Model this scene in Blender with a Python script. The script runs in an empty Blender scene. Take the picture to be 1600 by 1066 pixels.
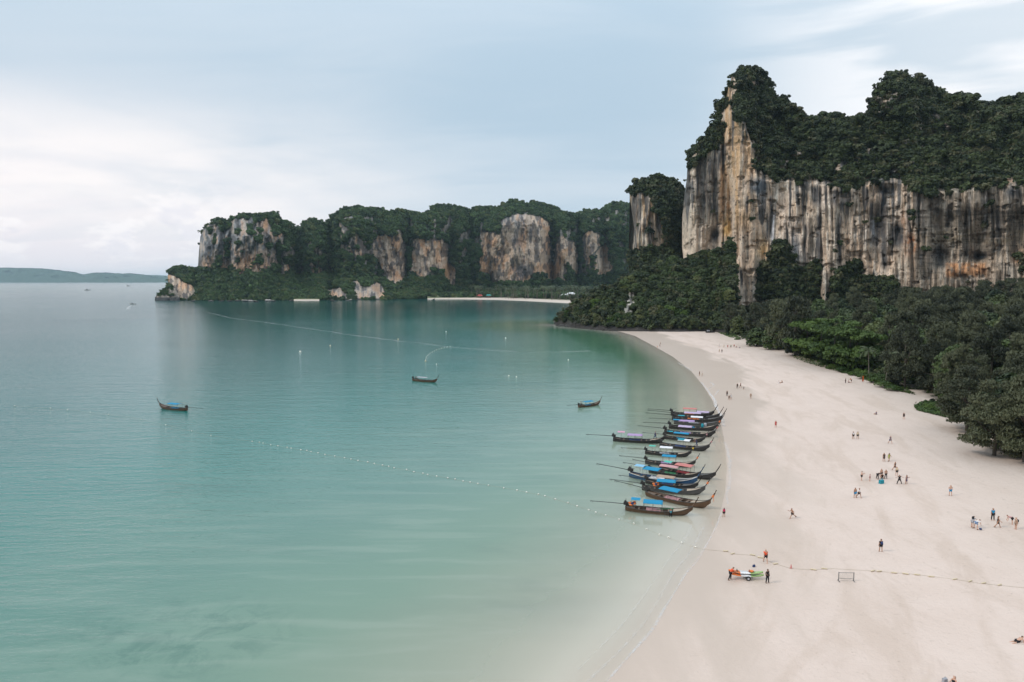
import bpy, bmesh, math, random
import numpy as np
from mathutils import Vector, Matrix, Euler
R = math.radians
random.seed(7); rng = np.random.RandomState(11)
C = bpy.context.scene.collection
SC = bpy.context.scene

# ------------------------------------------------------------------ camera
CAMH, PITCH, F = 35.0, R(5.06), 1067.0
cam = bpy.data.cameras.new('camera'); camo = bpy.data.objects.new('camera', cam); C.objects.link(camo)
cam.sensor_width = 36; cam.lens = 36 * F / 1600; cam.clip_start = 0.5; cam.clip_end = 60000
camo.location = (0, 0, CAMH); camo.rotation_euler = (R(90) - PITCH, 0, 0); SC.camera = camo

# ------------------------------------------------------------------ node helper
class NT:
    def __init__(s, tree): s.t = tree; s.n = tree.nodes; s.l = tree.links
    def node(s, kind, **kw):
        n = s.n.new(kind)
        for k, v in kw.items():
            if k == 'inp':
                for kk, vv in v.items():
                    if isinstance(vv, bpy.types.NodeSocket): s.l.new(vv, n.inputs[kk])
                    else: n.inputs[kk].default_value = vv
            else: setattr(n, k, v)
        return n
    def math(s, op, a, b=0.0, c=None, clamp=False):
        n = s.n.new('ShaderNodeMath'); n.operation = op; n.use_clamp = clamp
        for i, v in enumerate((a, b, c)):
            if v is None: continue
            if isinstance(v, bpy.types.NodeSocket): s.l.new(v, n.inputs[i])
            else: n.inputs[i].default_value = v
        return n.outputs[0]
    def mix(s, fac, a, b, blend='MIX'):
        n = s.n.new('ShaderNodeMix'); n.data_type = 'RGBA'; n.blend_type = blend
        for i, v in ((0, fac), (6, a), (7, b)):
            if isinstance(v, bpy.types.NodeSocket): s.l.new(v, n.inputs[i])
            elif i == 0: n.inputs[0].default_value = v
            else: n.inputs[i].default_value = (v[0], v[1], v[2], 1)
        return n.outputs[2]
    def ramp(s, fac, stops, interp='LINEAR'):
        n = s.n.new('ShaderNodeValToRGB'); n.color_ramp.interpolation = interp
        e = n.color_ramp.elements
        while len(e) < len(stops): e.new(0.5)
        for i, (p, c) in enumerate(stops):
            e[i].position = p
            e[i].color = (c, c, c, 1) if isinstance(c, (int, float)) else (c[0], c[1], c[2], 1)
        s.l.new(fac, n.inputs[0]); return n.outputs[0]
    def noise(s, vec, scale, detail=4, rough=0.55, dist=0.0):
        n = s.node('ShaderNodeTexNoise', inp={'Scale': scale, 'Detail': detail, 'Roughness': rough, 'Distortion': dist})
        if vec is not None: s.l.new(vec, n.inputs['Vector'])
        return n.outputs[0]
    def mapping(s, vec, loc=(0, 0, 0), rot=(0, 0, 0), scale=(1, 1, 1)):
        n = s.node('ShaderNodeMapping', inp={'Location': loc, 'Rotation': rot, 'Scale': scale})
        s.l.new(vec, n.inputs['Vector']); return n.outputs[0]
    def smooth(s, v, a, b):
        n = s.n.new('ShaderNodeMapRange'); n.interpolation_type = 'SMOOTHSTEP'
        s.l.new(v, n.inputs[0]); n.inputs[1].default_value = a; n.inputs[2].default_value = b
        return n.outputs[0]

# ------------------------------------------------------------------ world
SUN_EL, SUN_AZ = R(40), R(-104)           # azimuth from +Y, negative = left
W = bpy.data.worlds.new('World'); SC.world = W; W.use_nodes = True
w = NT(W.node_tree); w.n.clear()
sky = w.node('ShaderNodeTexSky', sky_type='NISHITA', sun_disc=False, sun_elevation=SUN_EL, sun_rotation=SUN_AZ,
             air_density=1.0, dust_density=3.0, ozone_density=1.5)
tc = w.node('ShaderNodeTexCoord').outputs['Generated']
sep = w.node('ShaderNodeSeparateXYZ'); w.l.new(tc, sep.inputs[0])
dx, dy, dz = sep.outputs
el = w.math('MAXIMUM', dz, 0.0)
nsky = w.node('ShaderNodeVectorMath', operation='SCALE', inp={0: sky.outputs[0], 'Scale': 0.085}).outputs[0]
# high cloud sheet: flat layer seen in perspective
den = w.math('ADD', el, 0.16)
pl = w.node('ShaderNodeCombineXYZ', inp={0: w.math('DIVIDE', dx, den), 1: w.math('DIVIDE', dy, den), 2: 0.0}).outputs[0]
c1 = w.noise(w.mapping(pl, loc=(3.1, 1.7, 0), rot=(0, 0, 0.55), scale=(0.42, 0.9, 1)), 1.0, 5, 0.5, 0.5)
c2 = w.noise(w.mapping(pl, loc=(7.3, 4.2, 0), rot=(0, 0, 0.45), scale=(0.9, 2.6, 1)), 1.0, 6, 0.55, 0.8)
cl = w.math('ADD', w.math('MULTIPLY', c1, 0.65), w.math('MULTIPLY', c2, 0.35))
cover = w.smooth(cl, 0.36, 0.62)
blue = w.mix(0.12, (0.485, 0.625, 0.745), nsky)
# general tint across azimuth: warm-white on the left horizon, pearl on the right
leftness = w.smooth(dx, -0.02, -0.62); rightness = w.smooth(dx, 0.12, 0.62)
low = w.smooth(el, 0.34, 0.03)
pearl = w.mix(w.math('MULTIPLY', leftness, low), (0.70, 0.755, 0.815), (0.82, 0.79, 0.83))
pearl = w.mix(rightness, pearl, (0.80, 0.84, 0.88))
fac = w.math('ADD', w.math('MULTIPLY', cover, 0.38), w.math('MULTIPLY', w.math('MULTIPLY', leftness, low), 0.55))
fac = w.math('ADD', fac, w.math('MULTIPLY', rightness, 0.62), clamp=True)
fac = w.math('ADD', fac, w.math('MULTIPLY', w.smooth(el, 0.22, 0.0), 0.35), clamp=True)
base = w.mix(fac, blue, pearl)
# warm glow band in the low left where the light comes through
band = w.math('MULTIPLY', w.smooth(el, 0.03, 0.11), w.smooth(el, 0.26, 0.13))
bandL = w.math('MULTIPLY', band, w.smooth(dx, 0.0, -0.45))
b2 = w.noise(w.mapping(tc, scale=(2.2, 2.2, 9)), 1.3, 4, 0.5)
base = w.mix(w.math('MULTIPLY', w.math('MULTIPLY', bandL, w.smooth(b2, 0.3, 0.65)), 0.9), base, (1.0, 0.945, 0.925))
# cumulus puffs close to the left horizon
cu = w.noise(w.mapping(tc, loc=(0.4, 0.2, 0.35), scale=(1, 1, 1.9)), 13.0, 8, 0.62, 0.1)
cumask = w.math('MULTIPLY', w.math('MULTIPLY', w.smooth(el, 0.005, 0.05), w.smooth(el, 0.17, 0.09)), w.smooth(dx, -0.25, -0.5))
edge = w.math('MULTIPLY', w.smooth(cu, 0.49, 0.60), cumask)
base = w.mix(w.math('MULTIPLY', edge, 0.62), base, (0.97, 0.94, 0.945))
cu2 = w.noise(w.mapping(tc, loc=(0.4, 0.2, 0.37), scale=(1, 1, 1.9)), 13.0, 8, 0.62, 0.1)
core = w.math('MULTIPLY', w.smooth(cu2, 0.53, 0.66), cumask)
base = w.mix(w.math('MULTIPLY', core, 0.6), base, (0.72, 0.725, 0.80))
# streaks of brighter cirrus on the right
st = w.noise(w.mapping(tc, rot=(0, 0.28, 0), scale=(1.6, 1.6, 11)), 1.8, 4, 0.5, 0.2)
base = w.mix(w.math('MULTIPLY', w.math('MULTIPLY', w.smooth(st, 0.42, 0.6), w.smooth(dx, 0.22, 0.5)), 0.8), base, (0.96, 0.96, 0.98))
# overcast sky gets brighter towards the zenith
zen = w.math('ADD', 1.0, w.math('MULTIPLY', w.smooth(el, 0.22, 1.0), 0.85))
bg = w.node('ShaderNodeBackground'); w.l.new(base, bg.inputs[0]); w.l.new(zen, bg.inputs[1])
wo = w.node('ShaderNodeOutputWorld'); w.l.new(bg.outputs[0], wo.inputs[0])

sd = bpy.data.lights.new('sun', 'SUN'); sd.energy = 1.5; sd.angle = R(14); sd.color = (1.0, 0.93, 0.85)
so = bpy.data.objects.new('sun', sd); C.objects.link(so)
sv = Vector((math.sin(SUN_AZ) * math.cos(SUN_EL), math.cos(SUN_AZ) * math.cos(SUN_EL), math.sin(SUN_EL)))
so.rotation_euler = sv.to_track_quat('Z', 'Y').to_euler(); so.location = (-50, -50, 300)

SC.view_settings.view_transform = 'Standard'; SC.view_settings.look = 'None'
SC.view_settings.exposure = 0.14; SC.view_settings.gamma = 1.0; SC.view_settings.use_curve_mapping = False
cy = SC.cycles
cy.use_denoising = True; cy.max_bounces = 5; cy.diffuse_bounces = 2; cy.glossy_bounces = 2
cy.transmission_bounces = 2; cy.transparent_max_bounces = 6; cy.volume_bounces = 0
cy.caustics_reflective = False; cy.caustics_refractive = False
cy.volume_step_rate = 4

# ------------------------------------------------------------------ picture <-> place
cp, sp = math.cos(PITCH), math.sin(PITCH)
def ray(px, py):
    xc = (np.asarray(px, float) - 800) / F; yc = (533 - np.asarray(py, float)) / F
    return xc, cp + yc * sp, -sp + yc * cp
def at(px, py, Y):
    dx_, dy_, dz_ = ray(px, py); t = Y / dy_
    return dx_ * t, Y + 0 * dx_, CAMH + dz_ * t
def flat(px, py, z=0.0):
    dx_, dy_, dz_ = ray(px, py); t = (z - CAMH) / dz_
    return dx_ * t, dy_ * t
def proj(x, y, z):
    dzz = z - CAMH
    fwd = y * cp - dzz * sp; up = y * sp + dzz * cp
    return 800 + F * x / fwd, 533 - F * up / fwd
def interp(pts, x):
    p = sorted(pts); return np.interp(x, [a for a, b in p], [b for a, b in p])

def h2(ix, iy, seed):
    ix = ix.astype(np.int64); iy = iy.astype(np.int64)
    n = (ix * 374761393 + iy * 668265263 + seed * 1442695041) & 0x7fffffff
    n = ((n ^ (n >> 13)) * 1274126177) & 0x7fffffff
    n = n ^ (n >> 16)
    return (n & 0xffff) / 65535.0
def vn(x, y, seed=0):
    x = np.asarray(x, float); y = np.asarray(y, float)
    x, y = np.broadcast_arrays(x, y)
    xi = np.floor(x); yi = np.floor(y); fx = x - xi; fy = y - yi
    fx = fx * fx * (3 - 2 * fx); fy = fy * fy * (3 - 2 * fy)
    a = h2(xi, yi, seed); b = h2(xi + 1, yi, seed); c = h2(xi, yi + 1, seed); d = h2(xi + 1, yi + 1, seed)
    return (a * (1 - fx) + b * fx) * (1 - fy) + (c * (1 - fx) + d * fx) * fy
def fbm(x, y, seed=0, o=4, g=0.5):
    s = 0; a = 1; t = 0
    for i in range(o):
        s = s + a * vn(np.asarray(x) * 2 ** i + 17.3 * i, np.asarray(y) * 2 ** i + 9.1 * i, seed + i); t += a; a *= g
    return s / t
def sstep(v, a, b):
    t = np.clip((np.asarray(v, float) - a) / (b - a), 0, 1); return t * t * (3 - 2 * t)
def inpoly(x, y, poly):
    x = np.asarray(x, float); y = np.asarray(y, float); r = np.zeros(np.broadcast(x, y).shape, bool)
    n = len(poly)
    for i in range(n):
        x1, y1 = poly[i]; x2, y2 = poly[(i + 1) % n]
        if y1 == y2: continue
        c = ((y1 > y) != (y2 > y)) & (x < (x2 - x1) * (y - y1) / (y2 - y1) + x1)
        r ^= c
    return r
def dist_line(x, y, line):
    x = np.asarray(x, float); y = np.asarray(y, float); d = np.full(np.broadcast(x, y).shape, 1e9)
    for (x1, y1), (x2, y2) in zip(line[:-1], line[1:]):
        vx, vy = x2 - x1, y2 - y1; L = vx * vx + vy * vy + 1e-9
        t = np.clip(((x - x1) * vx + (y - y1) * vy) / L, 0, 1)
        d = np.minimum(d, np.hypot(x - x1 - t * vx, y - y1 - t * vy))
    return d

# ------------------------------------------------------------------ object helpers
def tag(o, label=None, cat=None, group=None, kind=None):
    if label: o['label'] = label
    if cat: o['category'] = cat
    if group: o['group'] = group
    if kind: o['kind'] = kind
    return o
def link(name, me, parent=None, mats=(), smooth=False):
    o = bpy.data.objects.new(name, me); C.objects.link(o)
    for m in mats:
        me.materials.append(m)
    if parent: o.parent = parent
    if smooth: me.shade_smooth()
    return o
def empty(name, loc=(0, 0, 0), rz=0.0):
    o = bpy.data.objects.new(name, None); C.objects.link(o); o.location = loc; o.rotation_euler = (0, 0, rz)
    o.empty_display_size = 0.2; return o
def np_mesh(name, V, Fq, attrs=None, smooth=True):
    me = bpy.data.meshes.new(name)
    V = np.asarray(V, np.float32); Fq = np.asarray(Fq, np.int32); k = Fq.shape[1]
    me.vertices.add(len(V)); me.vertices.foreach_set('co', V.ravel())
    me.loops.add(Fq.size); me.loops.foreach_set('vertex_index', Fq.ravel())
    me.polygons.add(len(Fq)); me.polygons.foreach_set('loop_start', np.arange(0, Fq.size, k, dtype=np.int32))
    me.update(calc_edges=True)
    me.polygons.foreach_set('use_smooth', np.full(len(Fq), smooth)); 
    for n, a in (attrs or {}).items():
        a = np.asarray(a, np.float32)
        if a.ndim == 1:
            t = me.attributes.new(n, 'FLOAT', 'POINT'); t.data.foreach_set('value', a)
        elif a.shape[1] == 3:
            t = me.attributes.new(n, 'FLOAT_VECTOR', 'POINT'); t.data.foreach_set('vector', a.ravel())
        else:
            t = me.attributes.new(n, 'FLOAT_COLOR', 'POINT'); t.data.foreach_set('color', a.ravel())
    return me
def gridfaces(nu, nv, off=0, flip=False):
    i = np.arange(nu - 1)[:, None] * nv + np.arange(nv - 1)[None, :]
    a = i.ravel() + off
    q = np.stack([a, a + nv, a + nv + 1, a + 1], 1)
    return q[:, ::-1] if flip else q
class MB:
    """collects shapes for one mesh"""
    def __init__(s): s.v = []; s.f = []; s.m = []; s.cur = 0
    def add(s, vs, fs):
        o = len(s.v); s.v += [tuple(v) for v in vs]; s.f += [tuple(i + o for i in f) for f in fs]; s.m += [s.cur] * len(fs); return s
    def box(s, x0, x1, y0, y1, z0, z1, M=None):
        vs = [Vector((x, y, z)) for z in (z0, z1) for (x, y) in ((x0, y0), (x1, y0), (x1, y1), (x0, y1))]
        if M: vs = [M @ v for v in vs]
        return s.add(vs, [(3, 2, 1, 0), (4, 5, 6, 7), (0, 1, 5, 4), (1, 2, 6, 5), (2, 3, 7, 6), (3, 0, 4, 7)])
    def tube(s, pts, rad, n=6, cap=True, flatz=1.0):
        pts = [Vector(p) for p in pts]; rad = rad if isinstance(rad, (list, tuple)) else [rad] * len(pts)
        vs = []; fs = []
        for i, p in enumerate(pts):
            d = (pts[min(i + 1, len(pts) - 1)] - pts[max(i - 1, 0)]).normalized()
            up = Vector((0, 0, 1)) if abs(d.z) < 0.9 else Vector((1, 0, 0))
            a = d.cross(up).normalized(); b = a.cross(d).normalized()
            for k in range(n):
                t = 2 * math.pi * k / n
                vs.append(p + (a * math.cos(t) + b * math.sin(t) * flatz) * rad[i])
        for i in range(len(pts) - 1):
            for k in range(n):
                fs.append((i * n + k, i * n + (k + 1) % n, (i + 1) * n + (k + 1) % n, (i + 1) * n + k))
        if cap: fs += [tuple(range(n - 1, -1, -1)), tuple((len(pts) - 1) * n + k for k in range(n))]
        return s.add(vs, fs)
    def ell(s, c, r, nu=8, nv=6):
        vs = [(c[0], c[1], c[2] - r[2])]; fs = []
        for j in range(1, nv):
            p = -math.pi / 2 + math.pi * j / nv
            for i in range(nu):
                t = 2 * math.pi * i / nu
                vs.append((c[0] + r[0] * math.cos(p) * math.cos(t), c[1] + r[1] * math.cos(p) * math.sin(t), c[2] + r[2] * math.sin(p)))
        vs.append((c[0], c[1], c[2] + r[2]))
        for i in range(nu): fs.append((0, 1 + (i + 1) % nu, 1 + i))
        for j in range(nv - 2):
            for i in range(nu):
                a = 1 + j * nu + i; b = 1 + j * nu + (i + 1) % nu
                fs.append((a, b, b + nu, a + nu))
        L = len(vs) - 1; q = 1 + (nv - 2) * nu
        for i in range(nu): fs.append((q + i, q + (i + 1) % nu, L))
        return s.add(vs, fs)
    def grid(s, rows, thick=None):
        nu, nv = len(rows), len(rows[0]); vs = [p for r in rows for p in r]
        fs = [(i * nv + j, (i + 1) * nv + j, (i + 1) * nv + j + 1, i * nv + j + 1) for i in range(nu - 1) for j in range(nv - 1)]
        if thick:
            o = len(vs); vs = vs + [(p[0], p[1], p[2] - thick) for p in vs]
            fs = fs + [tuple(k + o for k in reversed(f)) for f in fs]
            bd = [i * nv for i in range(nu)] + [(nu - 1) * nv + j for j in range(1, nv)] + [i * nv + nv - 1 for i in range(nu - 2, -1, -1)] + [j for j in range(nv - 2, 0, -1)]
            for a, b in zip(bd, bd[1:] + bd[:1]): fs.append((b, a, a + o, b + o))
        return s.add(vs, fs)
    def mesh(s, name, smooth=False):
        me = bpy.data.meshes.new(name); me.from_pydata(s.v, [], s.f)
        me.polygons.foreach_set('material_index', s.m)
        if smooth: me.shade_smooth()
        me.update(); return me
    def build(s, name, mat, parent=None, smooth=False):
        mats = mat if isinstance(mat, (list, tuple)) else (mat,)
        return link(name, s.mesh(name, smooth), parent, mats)
def copy_tree(o, parent=None):
    c = o.copy(); C.objects.link(c); c.parent = parent
    if parent: c.matrix_parent_inverse = o.matrix_parent_inverse.copy()
    for ch in KIDS.get(o.name, list(o.children)): copy_tree(ch, c)
    return c
KIDS = {}

# ------------------------------------------------------------------ materials
def new_mat(name):
    m = bpy.data.materials.new(name); m.use_nodes = True; t = NT(m.node_tree); t.n.clear()
    out = t.node('ShaderNodeOutputMaterial'); return m, t, out
MATS = {}
def mat(name, col, rough=0.6, var=0.15, scale=6.0, metal=0.0, spec=0.4, bump=0.0):
    if name in MATS: return MATS[name]
    m, t, out = new_mat(name)
    co = t.node('ShaderNodeTexCoord').outputs['Object']
    n = t.noise(co, scale, 4, 0.6)
    c = t.mix(n, tuple(max(0, x * (1 - var)) for x in col), tuple(min(1, x * (1 + var)) for x in col))
    p = t.node('ShaderNodeBsdfPrincipled', inp={'Roughness': rough, 'Metallic': metal, 'Specular IOR Level': spec})
    t.l.new(c, p.inputs['Base Color'])
    if bump:
        b = t.node('ShaderNodeBump', inp={'Distance': bump, 'Height': t.noise(co, scale * 2, 4, 0.6)}); t.l.new(b.outputs[0], p.inputs['Normal'])
    t.l.new(p.outputs[0], out.inputs[0]); MATS[name] = m; return m

def leaf_mat(name, dark, light, rough=0.55, yellow=None):
    m, t, out = new_mat(name)
    oi = t.node('ShaderNodeObjectInfo'); geo = t.node('ShaderNodeNewGeometry')
    n = t.noise(geo.outputs['Position'], 0.11, 3, 0.6)
    n2 = t.noise(geo.outputs['Position'], 0.9, 2, 0.6)
    rnd = oi.outputs['Random']
    pos = t.node('ShaderNodeAttribute', attribute_name='tint').outputs['Fac']
    f = t.math('ADD', t.math('MULTIPLY', rnd, 0.52), t.math('MULTIPLY', n, 0.22))
    f = t.math('ADD', f, t.math('MULTIPLY', n2, 0.12))
    f = t.math('ADD', f, t.math('MULTIPLY', pos, 0.34))
    c = t.ramp(f, [(0.18, dark), (0.85, light)])
    if yellow:
        rr = t.math('FRACT', t.math('MULTIPLY', rnd, 7.31))
        c = t.mix(t.math('MULTIPLY', t.smooth(rr, 0.72, 1.0), 0.7), c, yellow)
    p = t.node('ShaderNodeBsdfPrincipled', inp={'Roughness': rough, 'Specular IOR Level': 0.25})
    t.l.new(c, p.inputs['Base Color']); t.l.new(p.outputs[0], out.inputs[0]); return m
L_FOREST = leaf_mat('forest_leaves', (0.004, 0.011, 0.006), (0.066, 0.096, 0.028), yellow=(0.12, 0.125, 0.040))
L_FAR = leaf_mat('far_forest_leaves', (0.003, 0.015, 0.010), (0.072, 0.128, 0.040), yellow=(0.11, 0.125, 0.040))
L_CLIFF = leaf_mat('cliff_shrub_leaves', (0.004, 0.010, 0.006), (0.064, 0.084, 0.028), yellow=(0.125, 0.115, 0.058))
L_CAS = leaf_mat('casuarina_needles', (0.007, 0.012, 0.008), (0.092, 0.100, 0.052))
L_GREEN = leaf_mat('bright_leaves', (0.012, 0.032, 0.007), (0.075, 0.120, 0.022))
L_PALM = leaf_mat('palm_fronds', (0.030, 0.050, 0.018), (0.11, 0.13, 0.055), rough=0.4)
BARK = mat('bark', (0.085, 0.07, 0.055), 0.85, 0.4, 3.0)
# ================================================================== SETTING
def W2(pts): return [tuple(float(q) for q in flat(a, b)) for a, b in pts]
SHORE_PX = [(868, 508), (905, 512), (945, 515), (968, 518), (992, 525), (1022, 541), (1052, 558), (1080, 580), (1098, 602), (1114, 627), (1124, 652), (1132, 690),
            (1136, 730), (1133, 770), (1122, 815), (1099, 858), (1074, 893), (1050, 935), (1020, 982), (990, 1018), (958, 1052), (925, 1095), (890, 1160), (850, 1280)]
SHORE = W2(SHORE_PX)
SHORE += [(0, 25), (-10, -60), (-10, -300)]
LAND = SHORE + [(900, -300), (900, 900), (130, 900), (75, 620)]
VEG_PX = [(1085, 517), (1118, 518), (1140, 527), (1160, 536), (1195, 547), (1232, 556), (1243, 562), (1290, 574), (1312, 582), (1345, 590), (1372, 601), (1400, 613), (1432, 622),
          (1452, 640), (1478, 652), (1505, 660), (1530, 690), (1560, 712), (1590, 730), (1640, 770), (1800, 900)]
VEGL = W2(VEG_PX)
FOR = [(140, 900), (90, 560)] + VEGL + [(900, 40), (900, 900)]
def sdist(x, y):
    d = dist_line(x, y, SHORE); return np.where(inpoly(x, y, LAND), d, -d)
def vdist(x, y):
    d = dist_line(x, y, VEGL); return np.where(inpoly(x, y, FOR), d, -d)
def hgt_sv(s, v):
    z = np.where(s < 0, np.maximum(s * 0.030, -2.5), 2.2 * (1 - np.exp(-np.maximum(s, 0) * 0.030 / 2.2)))
    return z + np.clip(v, 0, 230) * 0.085
def hgt(x, y): return hgt_sv(sdist(x, y), vdist(x, y))
def ground(px, py):
    z = 0.0
    for _ in range(5):
        x, y = flat(px, py, z); z = float(hgt(x, y))
    return float(x), float(y), z
def pxm(y): return F / max(float(y), 1)

# ---- the beach and the forest floor behind it, one sheet
def axis(a, b, d, lo, hi, g=1.25):
    v = list(np.arange(a, b, d)); s = d; x = a; L = []
    while x > lo: s *= g; x -= s; L.append(x)
    s = d; x = v[-1]; H = []
    while x < hi: s *= g; x += s; H.append(x)
    return np.array(L[::-1] + v + H)
xs = axis(-12, 190, 1.0, -260, 760, 1.08); ys = axis(44, 330, 1.0, -60, 640, 1.03)
GX, GY = np.meshgrid(xs, ys, indexing='ij')
s_ = sdist(GX, GY); v_ = vdist(GX, GY); GZ = hgt_sv(s_, v_)
GZ = GZ + np.where(s_ > 3, (fbm(GX / 9, GY / 9, 5) - 0.5) * 0.25 * sstep(s_, 3, 30), 0)
q = gridfaces(len(xs), len(ys)); keep = (s_.ravel()[q].max(1) > -240); q = q[keep]
used = np.zeros(GX.size, bool); used[q.ravel()] = True; remap = np.cumsum(used) - 1
Vb = np.stack([GX.ravel(), GY.ravel(), GZ.ravel()], 1)[used]
meb = np_mesh('beach', Vb, remap[q], {'shore': s_.ravel()[used], 'veg': v_.ravel()[used]})
m, t, out = new_mat('sand')
co = t.node('ShaderNodeTexCoord').outputs['Object']
sh = t.node('ShaderNodeAttribute', attribute_name='shore').outputs['Fac']; vg = t.node('ShaderNodeAttribute', attribute_name='veg').outputs['Fac']
n1 = t.noise(co, 0.035, 5, 0.6); n2 = t.noise(co, 0.9, 5, 0.65); n3 = t.noise(co, 0.16, 4, 0.55)
nwy = t.noise(t.mapping(co, rot=(0, 0, 0.25), scale=(0.16, 0.035, 1)), 1.0, 4, 0.6, 0.4)
dry = t.mix(n3, (0.56, 0.440, 0.370), (0.645, 0.525, 0.455))
dry = t.mix(t.math('MULTIPLY', t.smooth(n2, 0.52, 0.75), 0.22), dry, (0.50, 0.385, 0.315))
tl = t.node('ShaderNodeCombineXYZ', inp={0: t.math('MULTIPLY', sh, 0.16), 1: t.math('MULTIPLY', t.node('ShaderNodeSeparateXYZ', inp={0: co}).outputs[1], 0.035), 2: 0.0}).outputs[0]
tln = t.noise(tl, 1.0, 6, 0.62, 0.5)
dry = t.mix(t.math('MULTIPLY', t.smooth(tln, 0.48, 0.64), 0.45), dry, (0.47, 0.36, 0.285))
tramp = t.noise(t.mapping(co, rot=(0, 0, 0.2), scale=(0.35, 0.10, 1)), 1.0, 6, 0.72, 0.6)
dry = t.mix(t.math('MULTIPLY', t.smooth(tramp, 0.52, 0.68), 0.30), dry, (0.46, 0.36, 0.29))
spk = t.noise(co, 3.1, 2, 0.5)
dry = t.mix(t.math('MULTIPLY', t.smooth(spk, 0.70, 0.76), 0.5), dry, (0.24, 0.19, 0.15))
# trodden sand near the trees is darker and browner with debris
up = t.smooth(vg, -26.0, 2.0)
dry = t.mix(t.math('MULTIPLY', up, 0.45), dry, (0.46, 0.375, 0.305))
deb = t.noise(t.mapping(co, rot=(0, 0, 0.9), scale=(0.5, 1.7, 1)), 1.3, 3, 0.7)
dry = t.mix(t.math('MULTIPLY', t.smooth(deb, 0.62, 0.72), t.math('MULTIPLY_ADD', up, 0.6, 0.32)), dry, (0.30, 0.24, 0.19))
wet = t.mix(n1, (0.455, 0.360, 0.290), (0.52, 0.42, 0.35))
wet = t.mix(t.smooth(sh, 0.0, -5.0), wet, (0.62, 0.54, 0.46))
edgew = t.math('ADD', t.math('MULTIPLY', nwy, 26.0), -13.0)
farb = t.node('ShaderNodeSeparateXYZ', inp={0: co}).outputs[1]
width = t.math('ADD', 7.0, t.math('MULTIPLY', t.smooth(farb, 120.0, 260.0), 12.0))
wv = t.math('SUBTRACT', t.math('ADD', sh, edgew), width)
wf = t.math('SUBTRACT', 1.0, t.smooth(wv, -2.5, 2.5))
wf2 = t.math('SUBTRACT', 1.0, t.smooth(wv, -8.0, 9.0))
wfm = t.math('ADD', t.math('MULTIPLY', wf, t.smooth(farb, 110.0, 210.0)), t.math('MULTIPLY', wf2, t.math('SUBTRACT', 1.0, t.smooth(farb, 110.0, 210.0))))
sand = t.mix(wfm, dry, wet)
floor = t.mix(n2, (0.030, 0.026, 0.018), (0.085, 0.070, 0.045))
vn_ = t.math('ADD', vg, t.math('MULTIPLY_ADD', n3, 10.0, -5.0))
colr = t.mix(t.smooth(vn_, 0.0, 7.0), sand, floor)
b1 = t.node('ShaderNodeBump', inp={'Distance': 0.22, 'Strength': 0.5, 'Height': t.noise(co, 1.1, 5, 0.7)})
t.l.new(t.math('SUBTRACT', 0.75, t.math('MULTIPLY', wfm, 0.72)), b1.inputs['Strength'])
p = t.node('ShaderNodeBsdfPrincipled', inp={'Specular IOR Level': 0.35})
t.l.new(colr, p.inputs['Base Color']); t.l.new(b1.outputs[0], p.inputs['Normal'])
t.l.new(t.math('SUBTRACT', 0.9, t.math('MULTIPLY', wfm, 0.45)), p.inputs['Roughness'])
t.l.new(p.outputs[0], out.inputs[0])
tag(link('beach', meb, None, [m]), kind='structure')

# ---- sea
xs = axis(-120, 130, 2.0, -30000, 30000, 1.12); ys = axis(40, 420, 2.0, -1500, 30000, 1.06)
GX, GY = np.meshgrid(xs, ys, indexing='ij'); s_ = sdist(GX, GY)
q = gridfaces(len(xs), len(ys)); q = q[(s_.ravel()[q].min(1) < 40)]
mes = np_mesh('sea', np.stack([GX.ravel(), GY.ravel(), 0 * GX.ravel()], 1), q, {'off': -s_.ravel()})
m, t, out = new_mat('sea_water')
co = t.node('ShaderNodeTexCoord').outputs['Object']
off = t.node('ShaderNodeAttribute', attribute_name='off').outputs['Fac']
wig = t.noise(t.mapping(co, rot=(0, 0, -0.5), scale=(0.012, 0.03, 1)), 1.0, 4, 0.6)
offw = t.math('ADD', off, t.math('MULTIPLY', t.math('SUBTRACT', wig, 0.5), t.math('MINIMUM', t.math('MULTIPLY', off, 0.6), 60.0)))
k = t.math('DIVIDE', offw, 400.0)
body = t.ramp(k, [(0.0, (0.44, 0.41, 0.325)), (0.03, (0.30, 0.345, 0.26)), (0.07, (0.180, 0.272, 0.203)), (0.13, (0.108, 0.208, 0.166)), (0.25, (0.030, 0.165, 0.140)), (0.45, (0.002, 0.112, 0.102)), (1.0, (0.001, 0.060, 0.060))])
sx, sy, sz = t.node('ShaderNodeSeparateXYZ', inp={0: co}).outputs
# green water towards the head of the bay, with the trees' reflection painted in
head = t.math('MULTIPLY', t.smooth(sy, 190.0, 330.0), t.math('MULTIPLY', t.smooth(off, 5.0, 18.0), t.math('SUBTRACT', 1.0, t.smooth(off, 38.0, 95.0))))
body = t.mix(t.math('MULTIPLY', head, 0.85), body, (0.022, 0.150, 0.070))
# sea-grass patches on the shallow bottom
gx = t.node('ShaderNodeVectorMath', operation='DISTANCE', inp={0: t.mapping(co, loc=(0, 0, 0), scale=(1, 1.5, 0)), 1: (-34.0, 97.0, 0)}).outputs['Value']
gn = t.noise(co, 0.28, 5, 0.7, 0.6)
gm = t.math('MULTIPLY', t.smooth(gx, 17.0, 5.0), t.smooth(gn, 0.42, 0.66))
body = t.mix(t.math('MULTIPLY', gm, 0.42), body, (0.04, 0.12, 0.095))
patch = t.noise(t.mapping(co, rot=(0, 0, -0.35), scale=(0.02, 0.05, 1)), 1.0, 5, 0.6, 0.3)
body = t.mix(t.math('MULTIPLY', t.smooth(patch, 0.5, 0.8), 0.35), body, (0.03, 0.10, 0.09))
rip = t.noise(t.mapping(co, rot=(0, 0, -0.75), scale=(0.05, 0.33, 1)), 1.0, 4, 0.55, 0.5)
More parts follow.
